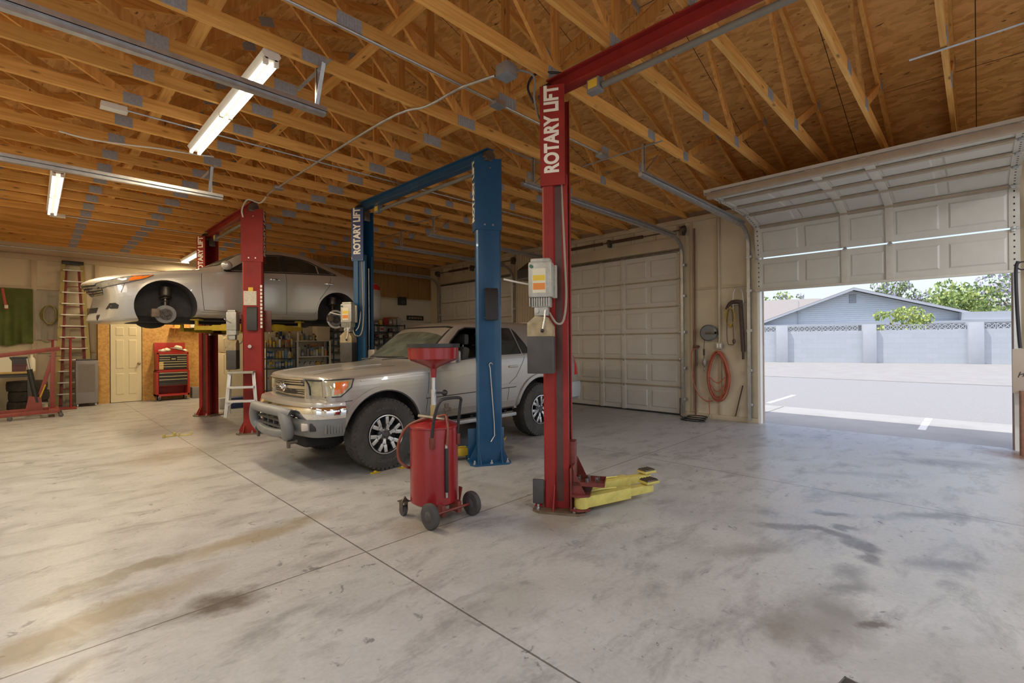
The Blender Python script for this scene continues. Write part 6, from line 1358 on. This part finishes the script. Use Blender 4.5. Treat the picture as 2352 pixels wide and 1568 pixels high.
o = mb.obj('tow_strap', mat('strap_brown', (.10, .065, .05), .85, 0, .4, 14)); o.location = hk.location; tag(o, 'worn brown strap hanging from the right end of the utility hook', 'strap')
o = MB().cyl((0, 0, 0), (0, -.13, .56), .011).obj('broom_stick', mat('stick_dark', (.09, .055, .035), .7)); o.location = (XW - .03, 3.13, .09); tag(o, 'thin dark stick leaning at the foot of the pier', 'stick')
fcable = MB()
for k in range(3): fcable.tube([(8.45 + (.10 + .012 * k) * math.cos(a * PI / 9) + .1 * k, 3.72 + (.22 - .02 * k) * math.sin(a * PI / 9), .012 + .02 * k) for a in range(18)], .010, 6, True)
fcable.tube(smooth_path([(8.52, 3.9, .03), (8.72, 4.08, .03), (8.8, 4.12, .2), (8.82, 4.13, .35)], 5), .010); tag(fcable.obj('floor_cable', BLACK), 'black cable coiled on the floor at the corner of the nearest closed door', 'cable')
t = thing('unit_heater', 'dark grey wedge shaped heater high on the wall between the closed doors', 'heater', (XR - .02, 7.92, 3.02)); MB().prism([(0, 0), (-.42, 0), (-.42, .22), (-.05, .46), (0, .46)], -.25, .25, 'XZ').obj('hood', DGREY, t); MB().box((-.44, -.26, -.015), (0, .26, .01), .004).obj('base_flange', MGREY, t)
# sign board, strap and pole at the right edge
sg_ = thing('sign_board', 'tan board with black handwriting hung at the right door jamb', 'sign board', (8.66, -.30, .765)); MB().box((0, -.62, 0), (.018, 0, .555), .004).obj('board', mat('board_tan', (.46, .38, .31), .65, 0, .1, 5), sg_)
mk = mat('marker_black', (.03, .028, .03), .6); mb = MB(); hx = -.004
def stroke(pts): mb.tube(smooth_path([(hx, -a, b) for a, b in pts], 4), .0035, 5)
for pts in ([(.05, .20), (.07, .27)], [(.09, .21), (.115, .285)], [(.06, .235), (.105, .25)], [(.165, .30), (.135, .29), (.14, .265), (.17, .265), (.165, .235), (.135, .235)], [(.19, .24), (.205, .32), (.22, .255), (.245, .33), (.255, .26)], [(.28, .27), (.31, .35), (.33, .28)], [(.285, .305), (.325, .31)], [(.36, .30), (.38, .38), (.40, .31), (.425, .385), (.435, .31)]): stroke(pts)
mb.obj('handwriting', mk, sg_)
o = MB().tube(smooth_path([(8.70, -.36, 2.42), (8.70, -.34, 2.30), (8.69, -.345, 1.9), (8.68, -.36, 1.5), (8.67, -.37, 1.33)], 5), .018).tube(arc((-.40, 2.36), .05, 0, 2 * PI, 14, 'YZ', 8.70), .008).obj('door_strap', mat('strap_black', (.022, .02, .028), .7)); tag(o, 'black pull strap hanging from the right end of the raised door', 'strap')
o = MB().cyl((0, 0, 0), (0, .0, .80), .022).obj('bollard_pipe', mat('pipe_rust', (.26, .12, .07), .6, 0, .4, 14)); o.location = (8.62, -.375, 0); tag(o, 'rusty pipe standing under the tan sign board', 'pipe')
# odds and ends on the floor
tr = thing('drip_tray', 'shallow metal tray with brown oil at the bottom edge of the frame', 'tray', (2.356, .405, 0), -.16)
mb = MB(); mb.box((-.4, -.5, 0), (0, 0, .004))
for lo, hi in (((-.4, -.5, 0), (-.394, 0, .06)), ((-.006, -.5, 0), (0, 0, .06)), ((-.4, -.006, 0), (0, 0, .06)), ((-.4, -.5, 0), (0, -.494, .06))): mb.box(lo, hi)
mb.obj('tray', STEEL, tr); MB().box((-.393, -.493, .004), (-.007, -.007, .022)).obj('oil', mat('dirty_oil', (.16, .085, .02), .15, 0, .5, 9), tr)
for x, y, rz, lab in ((1.53, 9.16, .3, 'small yellow floor bracket, left of the pair beyond the SUV'), (1.73, 9.10, -.2, 'small yellow floor bracket, right of the pair beyond the SUV')):
    t = thing('floor_bracket', lab, 'bracket', (x, y, 0), rz, 'yellow floor brackets'); MB().box((-.09, -.03, 0), (.09, .03, .012), .003).obj('plate', YELD, t); MB().box((-.085, -.025, .012), (-.065, .025, .05), .003).box((.065, -.025, .012), (.085, .025, .05), .003).obj('tab', YELD, t)
for x, y, lab in ((2.70, 4.83, 'yellow stub of a wheel plate left under the front tyre of the SUV'), (3.03, 4.79, 'yellow stub of a wheel plate right under the front tyre of the SUV')):
    t = thing('wheel_plate', lab, 'wheel plate', (x, y, 0), .2, 'yellow plates by the front tyre'); MB().box((-.05, -.03, 0), (.05, .03, .01), .003).obj('plate', YEL, t); MB().sph((0, 0, .014), .018, 10, (1.4, 1, .8)).obj('knob', YEL, t)

# ================================================================== outside
APR = mat('apron_concrete', (.37, .365, .355), .8, 0, .15, 2, .05); ASP = mat('old_asphalt', (.32, .315, .315), .95, 0, .32, 60, .3); DIRT = mat('pale_dirt', (.31, .30, .285), .95, 0, .15, 1.2, .1); KERB = mat('kerb_concrete', (.60, .58, .55), .8, 0, .08, 4)
BASE = MB().box((-60, -70, -.40), (120, 90, -.20)); o = BASE.obj('ground', DIRT); o['kind'] = 'structure'
for lo, hi, nm, m in (((XR + .14, -25, -.2), (11.75, 25, -.02), 'ground_apron', APR), ((11.75, -40, -.2), (21.5, 40, -.045), 'ground_street', ASP), ((21.5, -40, -.2), (44, 40, -.03), 'ground_verge', DIRT), ((-30, -25, -.2), (XL - .13, 25, -.02), 'ground_yard', APR), ((XL - .12, -30, -.2), (XR + .14, YF - .13, -.02), 'ground_yard', APR)):
    o = MB().box(lo, hi).obj(nm, m); o['kind'] = 'structure'
tag(MB().box((10.15, .62, -.02), (11.2, .72, -.0185)).box((11.3, .62, -.02), (11.72, .72, -.0185)).obj('painted_line', mat('line_white', (.80, .80, .78), .7, 0, .1, 9)), 'white painted parking line on the apron outside the open door', 'painted line')
tag(MB().box((12.4, 3.55, -.045), (14.6, 3.65, -.0435)).obj('painted_line', mat('line_white', (.80, .80, .78))), 'faint white painted line on the street left of the doorway', 'painted line')
for y in (3.1, -.42): MB().box((XR + .16, y - .008, -.0195), (11.74, y + .008, -.0188)).obj('trim_apron_joint', DGREY)['kind'] = 'structure'
# block wall along the far side of the street, in its own frame: x along the wall to the right, y away
EX = Matrix(((.331, .944, 0, 35.4), (-.944, .331, 0, 10.8), (0, 0, 1, -.03), (0, 0, 0, 1)))
def block_mat():
    m, nt, b = base_mat('painted_block'); L = nt.links.new; tc = nd(nt, 'ShaderNodeTexCoord'); mp = nd(nt, 'ShaderNodeMapping'); mp.inputs['Rotation'].default_value = (PI / 2, 0, 0); L(tc.outputs['Object'], mp.inputs[0])
    bk = nd(nt, 'ShaderNodeTexBrick'); bk.inputs['Scale'].default_value = 1.0; bk.inputs['Brick Width'].default_value = .62; bk.inputs['Row Height'].default_value = .31; bk.inputs['Mortar Size'].default_value = .008
    bk.inputs['Color1'].default_value = (.46, .49, .515, 1); bk.inputs['Color2'].default_value = (.49, .515, .545, 1); bk.inputs['Mortar'].default_value = (.42, .445, .47, 1); L(mp.outputs[0], bk.inputs['Vector']); L(bk.outputs[0], b.inputs['Base Color']); b.inputs['Roughness'].default_value = .9
    return m
BLK = block_mat(); BLK2 = mat('block_plain', (.48, .505, .53), .9, 0, .06, 3)
bw = thing('block_wall', 'long pale grey block wall across the street topped with pierced blocks', 'wall'); bw.matrix_world = EX
MB().box((-12, 0, 0), (26, .20, 2.06)).obj('block_courses', BLK, bw)
for x in (-5.5, 1.05, 5.9, 11.0, 16.2, 21): MB().box((x - .05, -.22, 0), (x + .62, .30, 2.46), .01).obj('pilaster', BLK2, bw)
mb = MB(); mb.box((0, .03, 0), (.62, .17, .03)); mb.box((0, .03, .32), (.62, .17, .35)); mb.box((0, .03, 0), (.03, .17, .35)); mb.box((.59, .03, 0), (.62, .17, .35)); mb.box((.295, .03, 0), (.325, .17, .35))
for x in (.03, .325):
    mb.beam((x, .1, .03), (x + .265, .1, .32), .14, .035); mb.beam((x, .1, .32), (x + .265, .1, .03), .14, .035)
me = mb.mesh('pierced_block'); me.materials.append(BLK2)
for k in range(34):
    x = -4.9 + k * .66
    if any(abs(x + .31 - (p + .28)) < .62 for p in (-5.5, 1.05, 5.9, 11.0, 16.2, 21)): continue
    o = link('pierced_block', me, bw); o.location = (x, 0, 2.06)
# the house behind the wall
HS = mat('house_siding', (.54, .575, .61), .7, 0, .06, 2); HR = mat('house_roof', (.31, .285, .27), .9, 0, .2, 14); HT_ = mat('house_trim', (.44, .47, .50), .6)
hs = thing('house', 'pale blue gabled house seen over the block wall', 'house'); hs.matrix_world = EX @ Matrix.Translation((0, 7.0, 0))
MB().prism([(-1.5, 0), (14.5, 0), (14.5, 2.6), (13.0, 3.3), (6.6, 5.25), (.3, 2.75), (-1.5, 2.6)], 0, 9, 'XZ').obj('wall', HS, hs)
mb = MB()
for k in range(16): mb.box((.5 + .42 * k, -.015, 2.95 + k * .155), (13.0 - .42 * k, 0, 2.96 + k * .155))
mb.obj('siding_course', HT_, hs)
mb = MB(); mb.prism([(6.6, 5.45), (-.5, 2.66), (-.5, 2.52), (6.6, 5.30)], -.6, 10, 'XZ'); mb.prism([(6.6, 5.45), (13.4, 3.36), (13.4, 3.22), (6.6, 5.30)], -.6, 10, 'XZ'); mb.obj('roof', HR, hs)
mb = MB(); mb.prism([(6.6, 5.40), (-.5, 2.62), (-.5, 2.46), (6.6, 5.24)], -.66, -.6, 'XZ'); mb.prism([(6.6, 5.40), (13.4, 3.32), (13.4, 3.16), (6.6, 5.24)], -.66, -.6, 'XZ'); mb.obj('barge_board', HT_, hs)
MB().prism([(-1.9, 2.50), (17, 2.62), (17, 2.80), (-1.9, 2.68)], -1.3, 0, 'XZ').obj('porch_roof', HT_, hs)
MB().prism([(12.8, 3.35), (26, 3.3), (26, 2.75), (12.8, 2.8)], -1.0, 5, 'XZ').obj('wing_roof', HT_, hs); MB().box((13, .3, 0), (26, 5, 2.75)).obj('wing_wall', HS, hs)
v_ = MB().box((6.4, -.03, 4.30), (6.85, 0, 4.95)).obj('gable_vent', MGREY, hs); mb = MB()
for k in range(9): mb.box((6.42, -.05, 4.33 + k * .068), (6.83, -.02, 4.36 + k * .068))
mb.obj('louvre', HT_, v_)
for x in (3.6, 10.2): MB().box((x, -.04, 1.0), (x + 1.4, 0, 2.2)).obj('window', mat('window_dark', (.06, .07, .08), .2), hs)
MB().cyl((3.05, -.1, 2.8), (3.05, -.1, 4.6), .04).obj('vent_pipe', HT_, hs); MB().cyl((9.6, 1, 4.4), (9.6, 1, 4.95), .05).obj('roof_vent', DGREY, hs)
MB().box((-18, 9.2, 0), (5.5, 16, 3.2)).obj('main_wall', HS, hs); MB().prism([(8.4, 2.9), (13.2, 5.75), (17, 3.2)], -18.5, 6.4, 'YZ').obj('main_roof', HR, hs)
# trees
def tree(lab, x, y, h, w, cols, n=900, dens=1.0, trunk=True, zlow=.35):
    t = thing('tree', lab, 'tree', (0, 0, 0), 0, 'trees beyond the house'); t.matrix_world = EX @ Matrix.Translation((x, y, 0))
    MB().tube([(0, 0, 0), (.05, .05, h * .4), (0, 0, h * .75)], [.22, .15, .05]).tube([(.05, 0, h * .4), (w * .3, .2, h * .7)], [.1, .03]).tube([(.05, 0, h * .42), (-w * .3, -.2, h * .72)], [.1, .03]).obj('trunk', mat('bark', (.2, .15, .1), .9), t)
    rnd = random.Random(lab); bm = bmesh.new(); cl_ = [(rnd.uniform(-.5, .5) * w, rnd.uniform(-.4, .4) * w, h * rnd.uniform(zlow, .92), w * rnd.uniform(.16, .30)) for _ in range(14)]
    for i in range(n):
        c_ = rnd.choice(cl_); th, ph = rnd.uniform(0, 2 * PI), math.acos(rnd.uniform(-1, 1)); r_ = c_[3] * rnd.uniform(.5, 1.05) ** .5
        p = Vector((c_[0] + r_ * math.sin(ph) * math.cos(th), c_[1] + r_ * math.sin(ph) * math.sin(th), c_[2] + r_ * .8 * math.cos(ph))); s = rnd.uniform(.10, .22) * dens
        R = Euler((rnd.uniform(0, 6), rnd.uniform(0, 6), rnd.uniform(0, 6))).to_matrix(); vs = [bm.verts.new(p + R @ Vector(q)) for q in ((-s, 0, 0), (0, -s * .5, 0), (s, 0, 0), (0, s * .5, .03))]
        f = bm.faces.new(vs); f.material_index = rnd.randrange(len(cols))
    mb = MB(); mb.bm.free(); mb.bm = bm; mb.obj('crown', cols, t, kind='stuff')
G1 = mat('leaf_green', (.30, .40, .12), .7); G2 = mat('leaf_dark', (.18, .26, .10), .7); G3 = mat('leaf_lilac', (.50, .46, .60), .7); G4 = mat('leaf_lime', (.46, .52, .16), .7)
tree('round green tree right of the gabled house', 17.6, 20, 6.4, 5.2, [G1, G2, G1, G4], 2600, 1.2)
tree('lilac flowering tree at the right edge of the doorway', 22.0, 22, 7.8, 5.5, [G3, G1, G3, G2], 2600, 1.1)
tree('thin tall tree behind the ridge of the gabled house', 13.8, 24, 8.2, 3.6, [G2, G1, G3], 1100, 1.0, True, .6)
tree('small sparse tree between the ridge and the green tree', 15.9, 24, 6.4, 1.8, [G2, G3], 400, .9, True, .7)
tree('green tree over the tan roof at the left of the doorway', 1.6, 26, 7.6, 4.5, [G1, G4, G2], 1400, 1.1)
tree('feathery shrub beside the green tree at the left of the doorway', 4.2, 26, 7.2, 2.4, [G3, G2], 700, .9)
tree('lime green shrub growing over the block wall', 8.4, 2.1, 3.6, 2.3, [G4, G1, G4], 900, .8, True, .5)
tree('green tree far right beyond the wing roof', 27.0, 22, 6.4, 6.0, [G1, G2, G4], 1600, 1.2)

# ------------------------------------------------------------------ put each thing's empty at its own base
bpy.context.view_layer.update()
for o in list(COL.objects):
    if o.type == 'EMPTY' and o.parent is None and o.get('category') and o.location.length < 1e-6 and o.matrix_world == Matrix():
        pts = [ch.matrix_world @ Vector(b) for ch in o.children if ch.type == 'MESH' for b in ch.bound_box]
        if not pts: continue
        c0 = Vector(((min(p.x for p in pts) + max(p.x for p in pts)) / 2, (min(p.y for p in pts) + max(p.y for p in pts)) / 2, min(p.z for p in pts)))
        o.location = c0
        for ch in o.children: ch.location = ch.location - c0
